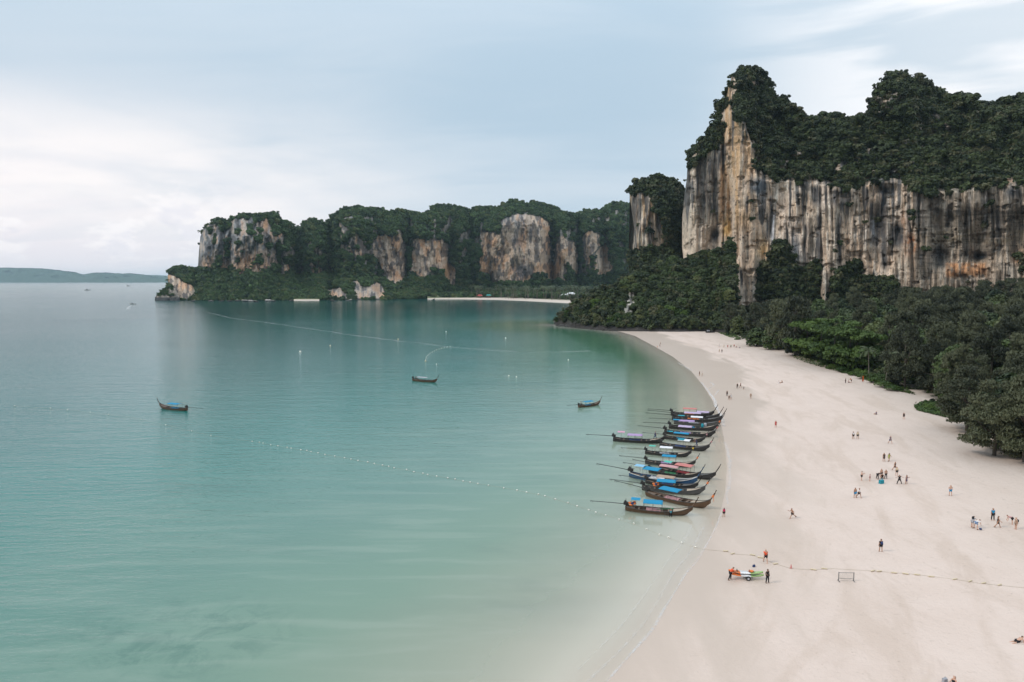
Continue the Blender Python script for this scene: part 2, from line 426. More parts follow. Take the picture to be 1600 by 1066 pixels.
body = t.mix(t.math('MULTIPLY', t.smooth(rip, 0.45, 0.7), t.math('MULTIPLY', t.smooth(off, 110.0, 20.0), 0.18)), body, (0.40, 0.44, 0.37))
# waves
w1 = t.noise(t.mapping(co, rot=(0, 0, -0.55), scale=(0.05, 0.21, 1)), 1.0, 3, 0.5, 0.4)
w2_ = t.noise(t.mapping(co, rot=(0, 0, -0.48), scale=(0.20, 0.72, 1)), 1.0, 3, 0.6, 0.3)
w3 = t.noise(t.mapping(co, rot=(0, 0, -0.35), scale=(1.1, 2.6, 1)), 1.0, 3, 0.6)
calm = t.smooth(off, 0.0, 90.0)
lee = t.math('ADD', sx, t.math('MULTIPLY', sy, 0.46))          # sheltered water in the lee of the headland
calmx = t.math('MULTIPLY_ADD', t.smooth(lee, 25.0, -70.0), 0.80, 0.30)
amp = t.math('MULTIPLY', calmx, t.math('MULTIPLY_ADD', calm, 0.85, 0.15))
hh = t.math('ADD', t.math('MULTIPLY', w1, 0.42), t.math('ADD', t.math('MULTIPLY', w2_, 0.36), t.math('MULTIPLY', w3, 0.15)))
hh = t.math('MULTIPLY', hh, amp)
bp = t.node('ShaderNodeBump', inp={'Distance': 1.0, 'Strength': 1.0, 'Height': hh})
fr = t.node('ShaderNodeFresnel', inp={'IOR': 1.33, 'Normal': bp.outputs[0]})
windy = t.noise(t.mapping(co, scale=(0.004, 0.012, 1)), 1.0, 3, 0.5)
gl = t.node('ShaderNodeBsdfGlossy', distribution='GGX', inp={'Normal': bp.outputs[0], 'Color': (1, 1, 1, 1)})
t.l.new(t.math('MULTIPLY_ADD', windy, 0.10, 0.05), gl.inputs['Roughness'])
df = t.node('ShaderNodeBsdfDiffuse', inp={'Color': body, 'Normal': bp.outputs[0]})
tr = t.node('ShaderNodeBsdfTransparent', inp={'Color': (0.99, 1.0, 0.985, 1)})
alpha = t.math('SUBTRACT', 1.0, t.math('POWER', 2.718, t.math('MULTIPLY', t.math('MAXIMUM', offw, 0.0), -0.075)))
mx = t.node('ShaderNodeMixShader', inp={0: alpha}); t.l.new(tr.outputs[0], mx.inputs[1]); t.l.new(df.outputs[0], mx.inputs[2])
below = t.node('ShaderNodeNewGeometry').outputs['Backfacing']     # light entering from above is hardly reflected
frf = t.math('MINIMUM', fr.outputs[0], t.math('MULTIPLY_ADD', below, -0.70, 0.74))
m2 = t.node('ShaderNodeMixShader', inp={0: frf}); t.l.new(mx.outputs[0], m2.inputs[1]); t.l.new(gl.outputs[0], m2.inputs[2])
t.l.new(m2.outputs[0], out.inputs[0])
tag(link('sea', mes, None, [m]), kind='structure')

# ================================================================== CLIFFS
ROCK, tt, out = new_mat('limestone')
co = tt.node('ShaderNodeTexCoord').outputs['Object']
att = tt.node('ShaderNodeAttribute', attribute_name='tone').outputs['Color']
ns = tt.noise(tt.mapping(co, scale=(0.9, 0.9, 0.10)), 1.0, 6, 0.65)
nb = tt.noise(co, 0.35, 5, 0.6)
c = tt.mix(1.0, att, tt.ramp(ns, [(0.30, 0.6), (0.5, 1.15), (0.72, 1.42)]), 'MULTIPLY')
c = tt.mix(1.0, c, tt.ramp(nb, [(0.3, 0.72), (0.7, 1.22)]), 'MULTIPLY')
bp = tt.node('ShaderNodeBump', inp={'Distance': 1.6, 'Strength': 0.8, 'Height': tt.math('ADD', ns, tt.math('MULTIPLY', nb, 0.6))})
p = tt.node('ShaderNodeBsdfPrincipled', inp={'Roughness': 0.85, 'Specular IOR Level': 0.2, 'Normal': bp.outputs[0]})
tt.l.new(c, p.inputs['Base Color']); tt.l.new(p.outputs[0], out.inputs[0])

def relief(name, top, bot, pxs, nv, depth, tone, warp=None, backs=((8, -2), (30, -14), (80, -60), (150, -400)), sides=(6, 25, 70, 140), vpow=1.0):
    T = interp(top, pxs); B = interp(bot, pxs); v = np.linspace(0, 1, nv) ** vpow
    PY = B[:, None] + (T - B)[:, None] * v[None, :]; PX = np.repeat(pxs[:, None], nv, 1)
    if warp is not None: PX = PX + warp(PX, PY)
    D = depth(PX, PY); X, Y, Z = at(PX, PY, D)
    col = tone(PX, PY)
    P = np.stack([X, Y, Z], 2)
    def side(i, idx):
        L = []
        for k in sides:
            qx, qy, qz = at(PX[i], PY[i], D[i] + k); L.append(np.stack([qx, qy, np.minimum(qz, Z[i])], 1))
        return L
    left = side(0, 0)[::-1]; right = side(-1, -1)
    P = np.concatenate([np.stack(left), P, np.stack(right)], 0)
    col = np.concatenate([np.repeat(col[:1], len(left), 0), col, np.repeat(col[-1:], len(right), 0)], 0)
    crest = P[:, -1]
    bk = []
    for dy_, dz_ in backs:
        b = crest.copy(); b[:, 0] *= (1 + dy_ / np.maximum(b[:, 1], 1)); b[:, 1] += dy_; b[:, 2] = np.maximum(b[:, 2] + dz_, -3); bk.append(b)
    P = np.concatenate([P, np.stack(bk, 1)], 1)
    col = np.concatenate([col, np.repeat(col[:, -1:], len(bk), 1)], 1)
    nu, nvv = P.shape[:2]
    rgba = np.concatenate([col.reshape(-1, 3), np.ones((nu * nvv, 1))], 1)
    me = np_mesh(name, P.reshape(-1, 3), gridfaces(nu, nvv), {'tone': rgba})
    return tag(link(name, me, None, [ROCK]), kind='structure')
def lerp3(c, c2, f): return c * (1 - f[..., None]) + np.array(c2) * f[..., None]
def polymask(x, y, polys, wob=3.0, seed=3, fr=0.09):
    xx = x + (fbm(x * fr, y * fr, seed) - 0.5) * 2 * wob * 1.6; yy = y + (fbm(x * fr, y * fr, seed + 9) - 0.5) * 2 * wob * 1.6
    r = np.zeros(np.shape(x), bool)
    for p_ in polys: r |= inpoly(xx, yy, p_)
    return r
SOIL = (0.035, 0.040, 0.028)

# ---- the great wall on the right
TOP_M = [(1066, 300), (1070, 285), (1074, 262), (1078, 238), (1089, 228), (1104, 219), (1106, 206), (1116, 193), (1117, 180), (1125, 162), (1132, 154), (1134, 143), (1140, 133), (1142, 122), (1149, 114), (1161, 108),
         (1178, 107), (1185, 112), (1190, 122), (1200, 128), (1205, 144), (1211, 153), (1226, 158), (1239, 166), (1249, 174), (1262, 184), (1269, 183), (1282, 188), (1292, 182), (1301, 180), (1313, 180),
         (1320, 193), (1328, 188), (1342, 181), (1356, 177), (1364, 159), (1371, 140), (1381, 129), (1394, 118), (1409, 115), (1422, 122), (1435, 127), (1450, 134), (1456, 141), (1469, 144), (1486, 152),
         (1501, 150), (1516, 155), (1527, 161), (1544, 166), (1563, 160), (1577, 157), (1591, 156), (1600, 150), (1680, 146), (1800, 150)]
SHOULDER = [(1066, 262), (1100, 240), (1128, 190), (1140, 165), (1158, 185), (1176, 235), (1184, 282), (1270, 287), (1330, 297), (1375, 285), (1400, 285), (1440, 300), (1500, 302), (1560, 292), (1600, 290), (1800, 290)]
def D_main(px, py):
    wl = 592 - (px - 1066) * 0.12
    wr = np.interp(px, [1140, 1250, 1400, 1500, 1600, 1800], [548, 520, 486, 462, 440, 405])
    wid = 1.5 + 22 * sstep(py, 350, 180)
    f = sstep(px, 1145 - wid, 1145 + wid)
    d = wl * (1 - f) + wr * f
    # rounding away of the left flank and a rounded buttress beside the corner
    d = d + 26 * sstep(px, 1092, 1064) ** 2
    S = interp(SHOULDER, px)
    up = np.maximum(S - py, 0)
    d = d + up * 0.42 + 7 * sstep(up, 0, 10)
    # summit towers bulge forwards
    d = d - 16 * np.sqrt(np.clip(1 - ((px - 1172) / 36) ** 2, 0, 1)) * sstep(py, 240, 170)
    d = d - 20 * np.sqrt(np.clip(1 - ((px - 1405) / 55) ** 2, 0, 1)) * sstep(py, 215, 160)
    rk = sstep(up, 12, 0)
    big = (fbm(px / 34, py / 130, 21, 3) - 0.5) * 26
    fl = (np.abs(fbm(px / 9.0, py / 95, 31, 3) - 0.5) * -2 + 0.3) * 9
    sm = (fbm(px / 3.4, py / 34, 41, 3) - 0.5) * 2.6
    led = (fbm(px / 22, py / 12, 51, 3) - 0.5) * (2.5 + 12 * (1 - rk))
    d = d + big + fl * (0.5 + 0.5 * rk) + sm + led + (1 - rk) * (fbm(px / 14, py / 11, 61, 4) - 0.5) * 22
    d = d + 2.4 * sstep(fbm(px / 13, py / 9, 176, 3), 0.58, 0.72) * rk
    # overhang and the caves low on the right
    ov = sstep(px, 1440, 1475) * sstep(py + (fbm(px / 12, 2.2, 66, 3) - .5) * 26, 318, 352) * sstep(py, 425, 395)
    d = d + 8 * ov
    d = d + 9 * np.exp(-(((px - 1372) / 9) ** 2 + ((py - 340) / 34) ** 2)) + 8 * np.exp(-(((px - 1403) / 9) ** 2 + ((py - 368) / 20) ** 2))
    d = d + 8 * np.exp(-(((px - 1470) / 14) ** 2 + ((py - 405) / 18) ** 2)) + 7 * np.exp(-(((px - 1530) / 14) ** 2 + ((py - 402) / 7) ** 2))
    d = d + 7 * np.exp(-(((px - 1385) / 16) ** 2 + ((py - 296) / 8) ** 2)) + 6 * np.exp(-(((px - 1117) / 9) ** 2 + ((py - 368) / 13) ** 2))
    # column scars
    for cx_, w_ in ((1206, 2.2), (1258, 2.6), (1283, 2.0), (1311, 2.5), (1346, 2.2), (1381, 3.0), (1424, 2.6)):
        d = d + 3.2 * np.exp(-((px - cx_ - (fbm(py / 30, cx_, 3) - .5) * 7) / w_) ** 2) * sstep(py, 285, 305)
    return d
def g2(px, py, cx_, cy_, sx_, sy_, n=1.0): return np.exp(-(((px - cx_) / sx_) ** 2 + ((py - cy_) / sy_) ** 2)) * n
def tone_main(px, py):
    a = fbm(px / 10, py / 90, 71, 3); b = fbm(px / 3.0, py / 42, 81, 4); cc = fbm(px / 28, py / 40, 91, 4); dd = fbm(px / 5.0, py / 62, 101, 4)
    col = np.zeros(px.shape + (3,)) + np.array((0.64, 0.480, 0.350))
    col = lerp3(col, (0.40, 0.34, 0.275), sstep(a, 0.45, 0.68) * 0.7)
    col = lerp3(col, (0.70, 0.62, 0.52), sstep(b, 0.52, 0.70) * 0.75)
    col = lerp3(col, (0.60, 0.50, 0.42), sstep(cc, 0.55, 0.7) * 0.5)
    # iron stain on the corner and below the summit
    left = sstep(px, 1200, 1150) * sstep(px, 1112, 1140)
    ir = left * sstep(py, 385, 330) * sstep(fbm(px / 5, py / 60, 111, 3), 0.32, 0.6)
    col = lerp3(col, (0.52, 0.30, 0.135), np.clip(ir, 0, 1) * 0.75)
    ye = g2(px, py, 1138, 352, 7, 16) + g2(px, py, 1133, 362, 6, 10) + g2(px, py, 1193, 388, 12, 20, 0.8)
    col = lerp3(col, (0.60, 0.36, 0.12), np.clip(ye * sstep(b, 0.3, 0.6), 0, 1) * 0.85)
    # black lichen curtains hanging from the shoulder
    S = interp(SHOULDER, px)
    hang = sstep(py - S, 150, -5)
    thr = 0.695 - 0.17 * hang - 0.06 * sstep(px, 1340, 1420) + 0.05 * sstep(px, 1200, 1160)
    dk = sstep(dd, thr, thr + 0.07)
    col = lerp3(col, (0.085, 0.088, 0.092), dk * 0.88)
    fing = 338 + 30 * (fbm(px / 3.5, 3.3, 121, 3) - 0.5) * 2
    lf = sstep(px, 1132, 1122) * sstep(py, fing - 5, fing + 15); col = lerp3(col, (0.62, 0.50, 0.39), lf * 0.6)
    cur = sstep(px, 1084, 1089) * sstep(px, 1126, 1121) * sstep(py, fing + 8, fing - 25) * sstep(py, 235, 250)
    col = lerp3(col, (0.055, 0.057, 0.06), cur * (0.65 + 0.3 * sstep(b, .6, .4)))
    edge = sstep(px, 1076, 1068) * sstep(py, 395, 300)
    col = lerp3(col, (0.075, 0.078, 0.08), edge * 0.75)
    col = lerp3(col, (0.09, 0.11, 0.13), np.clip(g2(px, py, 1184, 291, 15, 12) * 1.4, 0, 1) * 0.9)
    for cx_, w_, y0, y1 in ((1168, 3, 300, 345), (1206, 2.4, 300, 385), (1258, 2.4, 345, 425), (1280, 4, 330, 440), (1274, 7, 285, 330), (1305, 5, 290, 330), (1312, 3, 330, 420), (1381, 6, 300, 430), (1363, 4, 310, 390), (1440, 5, 300, 380)):
        wv = (fbm(py / 26, cx_ + 0 * py, 5) - .5) * 6
        s = np.exp(-((px - cx_ - wv) / w_) ** 2) * sstep(py, y0, y0 + 12) * sstep(py, y1, y1 - 20)
        col = lerp3(col, (0.065, 0.07, 0.078), np.clip(s * 1.2, 0, 1) * 0.85)
    for cx_, y0, y1 in ((1209, 330, 400), (1243, 375, 425), (1541, 300, 380), (1516, 295, 360), (1440, 385, 420), (1366, 335, 380)):
        s = np.exp(-((px - cx_ + (py - y0) * 0.04) / 2.2) ** 2) * sstep(py, y0, y0 + 12) * sstep(py, y1, y1 - 12)
        col = lerp3(col, (0.62, 0.62, 0.64), np.clip(s, 0, 1) * 0.8)
    # brown-grey right third
    rt = sstep(px, 1400, 1460)
    col = lerp3(col, (0.33, 0.27, 0.205), rt * 0.6)
    band = rt * sstep(py, 352, 362) * sstep(py, 385, 376)
    col = lerp3(col, (0.36, 0.285, 0.19), band * 0.6 * sstep(fbm(px / 22, py / 3, 131, 3), 0.35, 0.6))
    hz = rt * sstep(fbm(px / 30, py / 3.0, 141, 3), 0.56, 0.68) * sstep(py, 325, 335)
    col = lerp3(col, (0.06, 0.055, 0.05), hz * 0.4)
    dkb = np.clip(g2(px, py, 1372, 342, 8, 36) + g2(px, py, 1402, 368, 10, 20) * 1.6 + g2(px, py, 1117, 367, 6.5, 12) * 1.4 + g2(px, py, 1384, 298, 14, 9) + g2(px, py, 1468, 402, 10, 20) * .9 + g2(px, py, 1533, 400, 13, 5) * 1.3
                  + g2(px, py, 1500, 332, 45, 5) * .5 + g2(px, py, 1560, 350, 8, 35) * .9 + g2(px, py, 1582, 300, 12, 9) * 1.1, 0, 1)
    col = lerp3(col, (0.045, 0.052, 0.060), dkb * 0.88)  # dark rock patches, with the shade of hollows and recess painted in
    og = np.clip(g2(px, py, 1424, 383, 8, 14) * 1.5 + g2(px, py, 1412, 345, 6, 18) * .5, 0, 1) * sstep(fbm(px / 5, py / 8, 151, 3), 0.3, 0.55)
    col = lerp3(col, (0.40, 0.16, 0.06), og * 0.9)
    o2 = sstep(px, 1474, 1482) * sstep(px, 1548, 1535) * sstep(py, 408, 414) * sstep(py, 436, 430) + g2(px, py, 1592, 402, 9, 9) * 1.3 + g2(px, py, 1575, 282, 7, 7) * 1.2
    col = lerp3(col, (0.56, 0.30, 0.15), np.clip(o2 * sstep(fbm(px / 6, py / 9, 161, 3), 0.3, 0.5), 0, 1) * 0.9)
    gw = g2(px, py, 1242, 395, 8, 24)
    col = lerp3(col, (0.55, 0.55, 0.56), np.clip(gw, 0, 1) * 0.7)
    pk = sstep(fbm(px / 13, py / 9, 176, 3), 0.60, 0.70); col = lerp3(col, (0.20, 0.16, 0.125), pk * 0.35)  # shade of the set-back pockets added to the rock colour
    pk = sstep(fbm(px / 5, py / 4.5, 177, 3), 0.64, 0.74); col = lerp3(col, (0.10, 0.085, 0.07), pk * 0.5 * sstep(fbm(px / 30, py / 30, 178, 2), .45, .6))
    # specks painted for the shade inside pitted holes
    hole_dark = sstep(fbm(px / 2.6, py / 3.2, 171, 2), 0.76, 0.82) * sstep(py, S + 20, S + 50)
    col = lerp3(col, (0.07, 0.06, 0.055), hole_dark * 0.8)
    vg_ = veg_main(px, py)
    col = lerp3(col, SOIL, np.clip(vg_, 0, 1) * 0.55)
    up = sstep(S - py, 0, 15)
    col = lerp3(col, (0.12, 0.115, 0.11), up * 0.45 * sstep(px, 1150, 1190))
    return col
ROCKS_TOP = [[(1128, 205), (1134, 175), (1140, 162), (1149, 170), (1153, 200), (1168, 210), (1173, 232), (1168, 262), (1166, 290), (1128, 300)],
             [(1137, 160), (1139, 140), (1143, 120), (1152, 118), (1150, 140), (1140, 165)], [(1172, 128), (1184, 128), (1186, 150), (1174, 150)],
             [(1180, 238), (1188, 236), (1196, 250), (1184, 254)], [(1218, 250), (1228, 250), (1230, 268), (1220, 268)], [(1305, 262), (1314, 250), (1318, 262), (1308, 272)],
             [(1368, 155), (1385, 145), (1412, 148), (1408, 165), (1390, 182), (1370, 172)], [(1524, 166), (1534, 164), (1537, 184), (1526, 186)], [(1570, 162), (1582, 160), (1582, 180), (1572, 180)],
             [(1368, 275), (1378, 272), (1382, 292), (1366, 292)], [(1384, 262), (1392, 262), (1396, 290), (1386, 300)], [(1400, 284), (1410, 284), (1412, 300), (1400, 300)],
             [(1570, 275), (1584, 272), (1596, 292), (1570, 296)], [(1098, 226), (1128, 210), (1130, 300), (1080, 300), (1090, 250)]]
def veg_main(px, py):
    S = interp(SHOULDER, px) + (fbm(px / 10, py / 60, 181, 4) - 0.5) * 58
    v = sstep(S - py, -3, 5)
    v = np.where((fbm(px / 5.5, py / 15, 183, 3) > 0.665) & (py > 200 + 25 * np.sin(px / 40)), v * .05, v)
    rk = polymask(px, py, ROCKS_TOP, 3.0)
    v = np.where(rk, v * 0.10, v)
    v = np.maximum(v, sstep(px, 1240, 1100) * sstep(py, 0, 1) * 0)
    # ivy draped over the left flank above 255
    v = np.maximum(v, 0.75 * inpoly(px, py, [(1070, 262), (1074, 238), (1104, 215), (1118, 188), (1128, 165), (1130, 215), (1118, 232), (1095, 250), (1082, 268)]))
    # bushes rooted low on the wall
    low = [[(1180, 470), (1183, 418), (1200, 408), (1206, 385), (1218, 378), (1232, 380), (1240, 400), (1247, 418), (1262, 420), (1278, 408), (1284, 430), (1284, 470)],
           [(1300, 470), (1300, 425), (1330, 408), (1345, 412), (1350, 440), (1390, 432), (1405, 445), (1405, 470)]]
    v = np.maximum(v, 0.9 * polymask(px, py, low, 3.0, 8))
    sp = sstep(fbm(px / 8, py / 10, 191, 4), 0.70, 0.76) * 0.3
    return np.maximum(v, sp * sstep(py, 300, 330))
def warp_main(px, py):
    L = np.interp(py, [105, 262, 277, 300, 340, 380, 400, 470], [0, 0, 3, 4, 0, 0, 2, 4]); return L * np.exp(-(px - 1066) / 12)
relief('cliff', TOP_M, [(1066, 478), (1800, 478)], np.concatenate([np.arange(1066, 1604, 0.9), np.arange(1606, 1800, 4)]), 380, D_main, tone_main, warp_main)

# ---- the pillar left of it
TOP_P = [(983, 302), (986, 294), (990, 289), (1000, 283), (1012, 279), (1025, 274), (1035, 276), (1045, 280), (1055, 283), (1063, 293), (1070, 300), (1082, 310)]
def D_pil(px, py):
    d = 700 + 34 * ((px - 1025) / 42) ** 2 + np.maximum(310 - py, 0) * 0.7 + (fbm(px / 10, py / 60, 22, 3) - .5) * 24 + (fbm(px / 3.4, py / 20, 23, 3) - .5) * 7
    return d
def veg_pil(px, py):
    L = np.interp(py, [270, 300, 320, 350, 400, 440], [1008, 1012, 1026, 1034, 1034, 1030]) + (fbm(px / 6, py / 9, 24) - .5) * 18
    v = np.maximum(sstep(px, L - 3, L + 4), sstep(py, 310 + (fbm(px / 8, 1, 4) - .5) * 16, 302))
    v = np.maximum(v, sstep(py, 385, 395) * 0.7)
    return np.maximum(v, 0.4 * sstep(fbm(px / 6, py / 8, 25, 3), .6, .66))
def tone_pil(px, py):
    b = fbm(px / 3, py / 45, 26, 3); dd = fbm(px / 4, py / 50, 27, 4)
    col = np.zeros(px.shape + (3,)) + np.array((0.42, 0.32, 0.235))
    col = lerp3(col, (0.50, 0.30, 0.16), sstep(fbm(px / 9, py / 22, 28), .5, .65) * 0.7)
    col = lerp3(col, (0.56, 0.49, 0.41), sstep(b, .55, .7) * .7)
    col = lerp3(col, (0.08, 0.078, 0.078), sstep(dd, .46, .56) * .85)
    return lerp3(col, SOIL, veg_pil(px, py) * .6)
def warp_pil(px, py): return np.interp(py, [270, 300, 350, 400, 440], [0, 0, 7, 4, 0]) * np.exp(-np.abs(px - 984) / 14)
relief('cliff_pillar', TOP_P, [(980, 450), (1085, 450)], np.arange(984, 1082, 0.9), 170, D_pil, tone_pil, warp_pil)

# ---- the far range round the bay
TOP_F = [(262, 431), (264, 426), (270, 421), (278, 418), (287, 418), (300, 421), (309, 422), (311, 390), (313, 370), (319, 356), (330, 349), (342, 345), (350, 347), (358, 345), (375, 337), (385, 334), (398, 338), (404, 338), (414, 333), (430, 335), (440, 344),
         (452, 349), (462, 356), (468, 360), (476, 350), (490, 343), (504, 348), (512, 350), (521, 337), (540, 326), (560, 323), (575, 327), (590, 326), (600, 328), (607, 333), (622, 329), (640, 330), (660, 335), (672, 333), (677, 324), (695, 320), (710, 323),
         (722, 326), (736, 329), (747, 323), (765, 323), (777, 326), (790, 318), (805, 314), (820, 318), (832, 316), (850, 319), (865, 323), (877, 331), (899, 336), (912, 330), (932, 328), (940, 329), (950, 320), (965, 316), (975, 318), (985, 321), (1000, 328), (1040, 335)]
BOT_F = [(262, 469.5), (440, 469.5), (600, 468.5), (650, 467), (690, 464.5), (720, 462), (780, 461), (880, 462), (1040, 462)]
TOW = [(340, 30, 45), (395, 45, 60), (452, 22, 30), (490, 22, 55), (556, 38, 60), (612, 24, 45), (672, 34, 55), (716, 24, 30), (755, 22, 30), (812, 50, 70), (884, 20, 50), (925, 20, 50), (970, 30, 45)]
def D_far(px, py):
    yb = flat(px, interp(BOT_F, px))[1]
    wall = np.interp(px, [262, 300, 311, 440, 470, 520, 640, 720, 800, 880, 950, 1040], [1270, 1275, 1350, 1365, 1450, 1440, 1520, 1600, 1640, 1700, 1760, 1800])
    d = wall + 0
    bl = np.zeros(np.shape(px))
    for cx_, w_, h_ in TOW: bl = np.maximum(bl, 1.7 * h_ * np.sqrt(np.clip(1 - ((px - cx_) / w_) ** 2, 0, 1)))
    d = d - bl * sstep(py, 310, 345)
    T = interp(TOP_F, px); d = d + np.maximum(T + 34 - py, 0) * 1.5
    d = d + (fbm(px / 16, py / 40, 201, 3) - .5) * 50 + (fbm(px / 4.2, py / 22, 202, 3) - .5) * 18 + (fbm(px / 2.5, py / 3.5, 203, 2) - .5) * 7
    A = np.interp(px, [262, 311, 430, 520, 560, 640, 720, 800, 900, 1040], [421, 421, 426, 428, 436, 432, 440, 446, 446, 446])
    B = interp(BOT_F, px)
    f = np.clip((py - A) / np.maximum(B - A, 1), 0, 1)
    sh_ = yb + 6 + (fbm(px / 9, py / 9, 204, 3) - .5) * 14 * (1 - f)
    shore_cliff = np.clip(np.exp(-((px - 578) / 30) ** 2), 0, 1)
    f = f ** (1.0 - 0.75 * shore_cliff)
    return d * (1 - f) + np.minimum(sh_, d) * f
RF = {'a': [(312, 350), (330, 352), (350, 345), (380, 337), (410, 345), (430, 342), (438, 360), (440, 372), (430, 385), (432, 410), (415, 420), (400, 425), (378, 432), (368, 420), (340, 418), (312, 417)],
      'b': [(532, 352), (548, 346), (575, 372), (585, 372), (600, 368), (612, 372), (628, 366), (633, 400), (632, 432), (622, 446), (608, 440), (598, 425), (590, 405), (575, 396), (560, 404), (548, 398), (532, 390)],
      'c': [(552, 440), (560, 434), (566, 452), (590, 440), (602, 450), (602, 468), (556, 468)],
      'd': [(640, 425), (644, 390), (647, 372), (665, 376), (687, 372), (699, 380), (700, 410), (710, 415), (713, 430), (710, 450), (702, 440), (692, 422), (684, 420), (672, 422), (667, 437), (657, 435), (647, 427)],
      'e': [(751, 362), (760, 364), (782, 367), (782, 347), (790, 340), (822, 334), (840, 338), (856, 348), (858, 372), (866, 405), (884, 437), (855, 439), (852, 427), (830, 427), (825, 439), (770, 441), (762, 427), (750, 425), (751, 395)],
      'f': [(867, 390), (877, 367), (885, 377), (900, 380), (903, 427), (896, 422), (886, 407), (883, 436), (867, 430)],
      'g': [(911, 402), (912, 368), (925, 361), (936, 367), (936, 385), (922, 400), (921, 414)],
      'h': [(930, 395), (945, 380), (950, 390), (950, 407), (962, 415), (950, 427), (935, 432), (929, 420)],
      'i': [(442, 413), (449, 412), (452, 424), (444, 430)], 'j': [(484, 412), (489, 411), (491, 432), (485, 432)],
      'k': [(263, 429), (274, 432), (290, 442), (304, 450), (305, 462), (290, 467), (264, 467)], 'l': [(512, 452), (530, 450), (545, 462), (545, 468), (512, 468)],
      'm': [(497, 405), (502, 405), (503, 430), (498, 430)]}
def veg_far(px, py):
    rk = polymask(px, py, list(RF.values()), 2.6, 33, 0.12)
    v = np.where(rk, 0.0, 1.0)
    A = polymask(px, py, [RF['a']], 2, 33, .12)
    v = np.where(A & (fbm(px / 7, py / 12, 205, 3) > 0.55), 0.9, v)
    v = np.where(A & (np.abs(px - 352 - (py - 345) * 0.06) < 3.2) & (py < 405), 1.0, v)
    bb = polymask(px, py, [[(530, 350), (548, 344), (590, 365), (590, 392), (530, 392)]], 2)
    v = np.where(bb & (fbm(px / 6, py / 9, 206, 3) > 0.44), 0.9, v)
    hole_ = (fbm(px / 4.5, py / 11, 207, 3) > 0.66) & (py > interp(TOP_F, px) + 12) & (py < 430)
    return np.where(hole_, 0.0, v)
def tone_far(px, py):
    b = fbm(px / 2.6, py / 24, 211, 3); dd = fbm(px / 3.5, py / 11, 212, 4); o = fbm(px / 9, py / 14, 213, 3)
    col = np.zeros(px.shape + (3,)) + np.array((0.42, 0.32, 0.24))
    col = lerp3(col, (0.52, 0.425, 0.34), sstep(b, .5, .68) * .75)
    col = lerp3(col, (0.50, 0.285, 0.16), sstep(o, .5, .66) * .7)
    grey = sstep(px, 455, 430) * sstep(py, 425, 395) * 1.0 + sstep(px, 520, 535) * sstep(px, 600, 588) * .7 + sstep(px, 775, 785) * sstep(px, 830, 815) * sstep(py, 365, 350) * .8
    col = lerp3(col, (0.20, 0.205, 0.21), np.clip(grey, 0, 1) * (0.35 + 0.65 * sstep(dd, .4, .5)))
    col = lerp3(col, (0.075, 0.07, 0.07), sstep(dd, .51, .60) * .8)
    og = np.clip(g2(px, py, 396, 407, 22, 12) + g2(px, py, 415, 352, 7, 10) + g2(px, py, 435, 365, 4, 9) + g2(px, py, 700, 425, 9, 16) + g2(px, py, 860, 428, 9, 10) + g2(px, py, 758, 427, 8, 12) * .6, 0, 1)
    col = lerp3(col, (0.52, 0.28, 0.14), og * .75 * sstep(b, .3, .5))
    cave_shade = np.clip(g2(px, py, 815, 424, 12, 12) * 1.4 + g2(px, py, 808, 378, 8, 8) * .8 + g2(px, py, 830, 360, 6, 10) * .7, 0, 1)  # darkness inside the caves, put into the rock colour
    col = lerp3(col, (0.07, 0.07, 0.075), cave_shade * .9)
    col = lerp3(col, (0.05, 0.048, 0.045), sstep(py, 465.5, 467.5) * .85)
    rk = polymask(px, py, list(RF.values()), 2.6, 33, 0.12); col = lerp3(col, (0.13, 0.135, 0.13), np.where(rk, 0, .8))
    return lerp3(col, SOIL, veg_far(px, py) * .7)
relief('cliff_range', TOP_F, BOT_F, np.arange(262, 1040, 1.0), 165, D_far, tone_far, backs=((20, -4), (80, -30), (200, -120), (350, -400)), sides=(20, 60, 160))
# ---- rocky nose at the tip
TOP_N = [(242, 465), (245, 461), (252, 454), (262, 447), (268, 445), (274, 452), (282, 466)]
def D_nose(px, py): return flat(px, 470 + 0 * px)[1] + (469.5 - py) * 1.2 + (fbm(px / 5, py / 5, 221, 3) - .5) * 10
def tone_nose(px, py):
    col = np.zeros(px.shape + (3,)) + np.array((0.17, 0.15, 0.125)); col = lerp3(col, (0.34, 0.29, 0.24), sstep(fbm(px / 3, py / 5, 222), .5, .65))
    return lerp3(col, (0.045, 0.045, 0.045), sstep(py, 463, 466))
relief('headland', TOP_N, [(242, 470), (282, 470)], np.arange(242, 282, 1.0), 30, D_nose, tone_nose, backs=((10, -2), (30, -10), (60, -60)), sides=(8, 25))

# ---- wooded spur in front of the pillar
TOP_S = [(868, 500), (876, 494), (884, 484), (890, 477), (897, 470), (908, 466), (920, 459), (938, 449), (957, 445), (968, 437), (976, 430), (986, 427), (1002, 424), (1012, 418), (1022, 410), (1035, 404), (1050, 401), (1062, 404), (1070, 404), (1082, 397),
         (1099, 390), (1112, 392), (1125, 388), (1133, 388), (1142, 372), (1146, 390), (1149, 440), (1156, 470)]
BOT_S = [(868, 509.5), (900, 513), (945, 517), (1000, 519), (1060, 521), (1110, 521), (1156, 527)]
def D_spur(px, py):
    yb = flat(px, interp(BOT_S, px))[1]; T = interp(TOP_S, px); B = interp(BOT_S, px)
    f = np.clip((B - py) / np.maximum(B - T, 1), 0, 1)
    depth_ = np.interp(px, [868, 900, 960, 1010, 1156], [6, 25, 55, 75, 62])
    return yb + 1 + depth_ * f ** 1.1 + (fbm(px / 16, py / 14, 231, 4) - .5) * 22 * sstep(f, 0, .2)
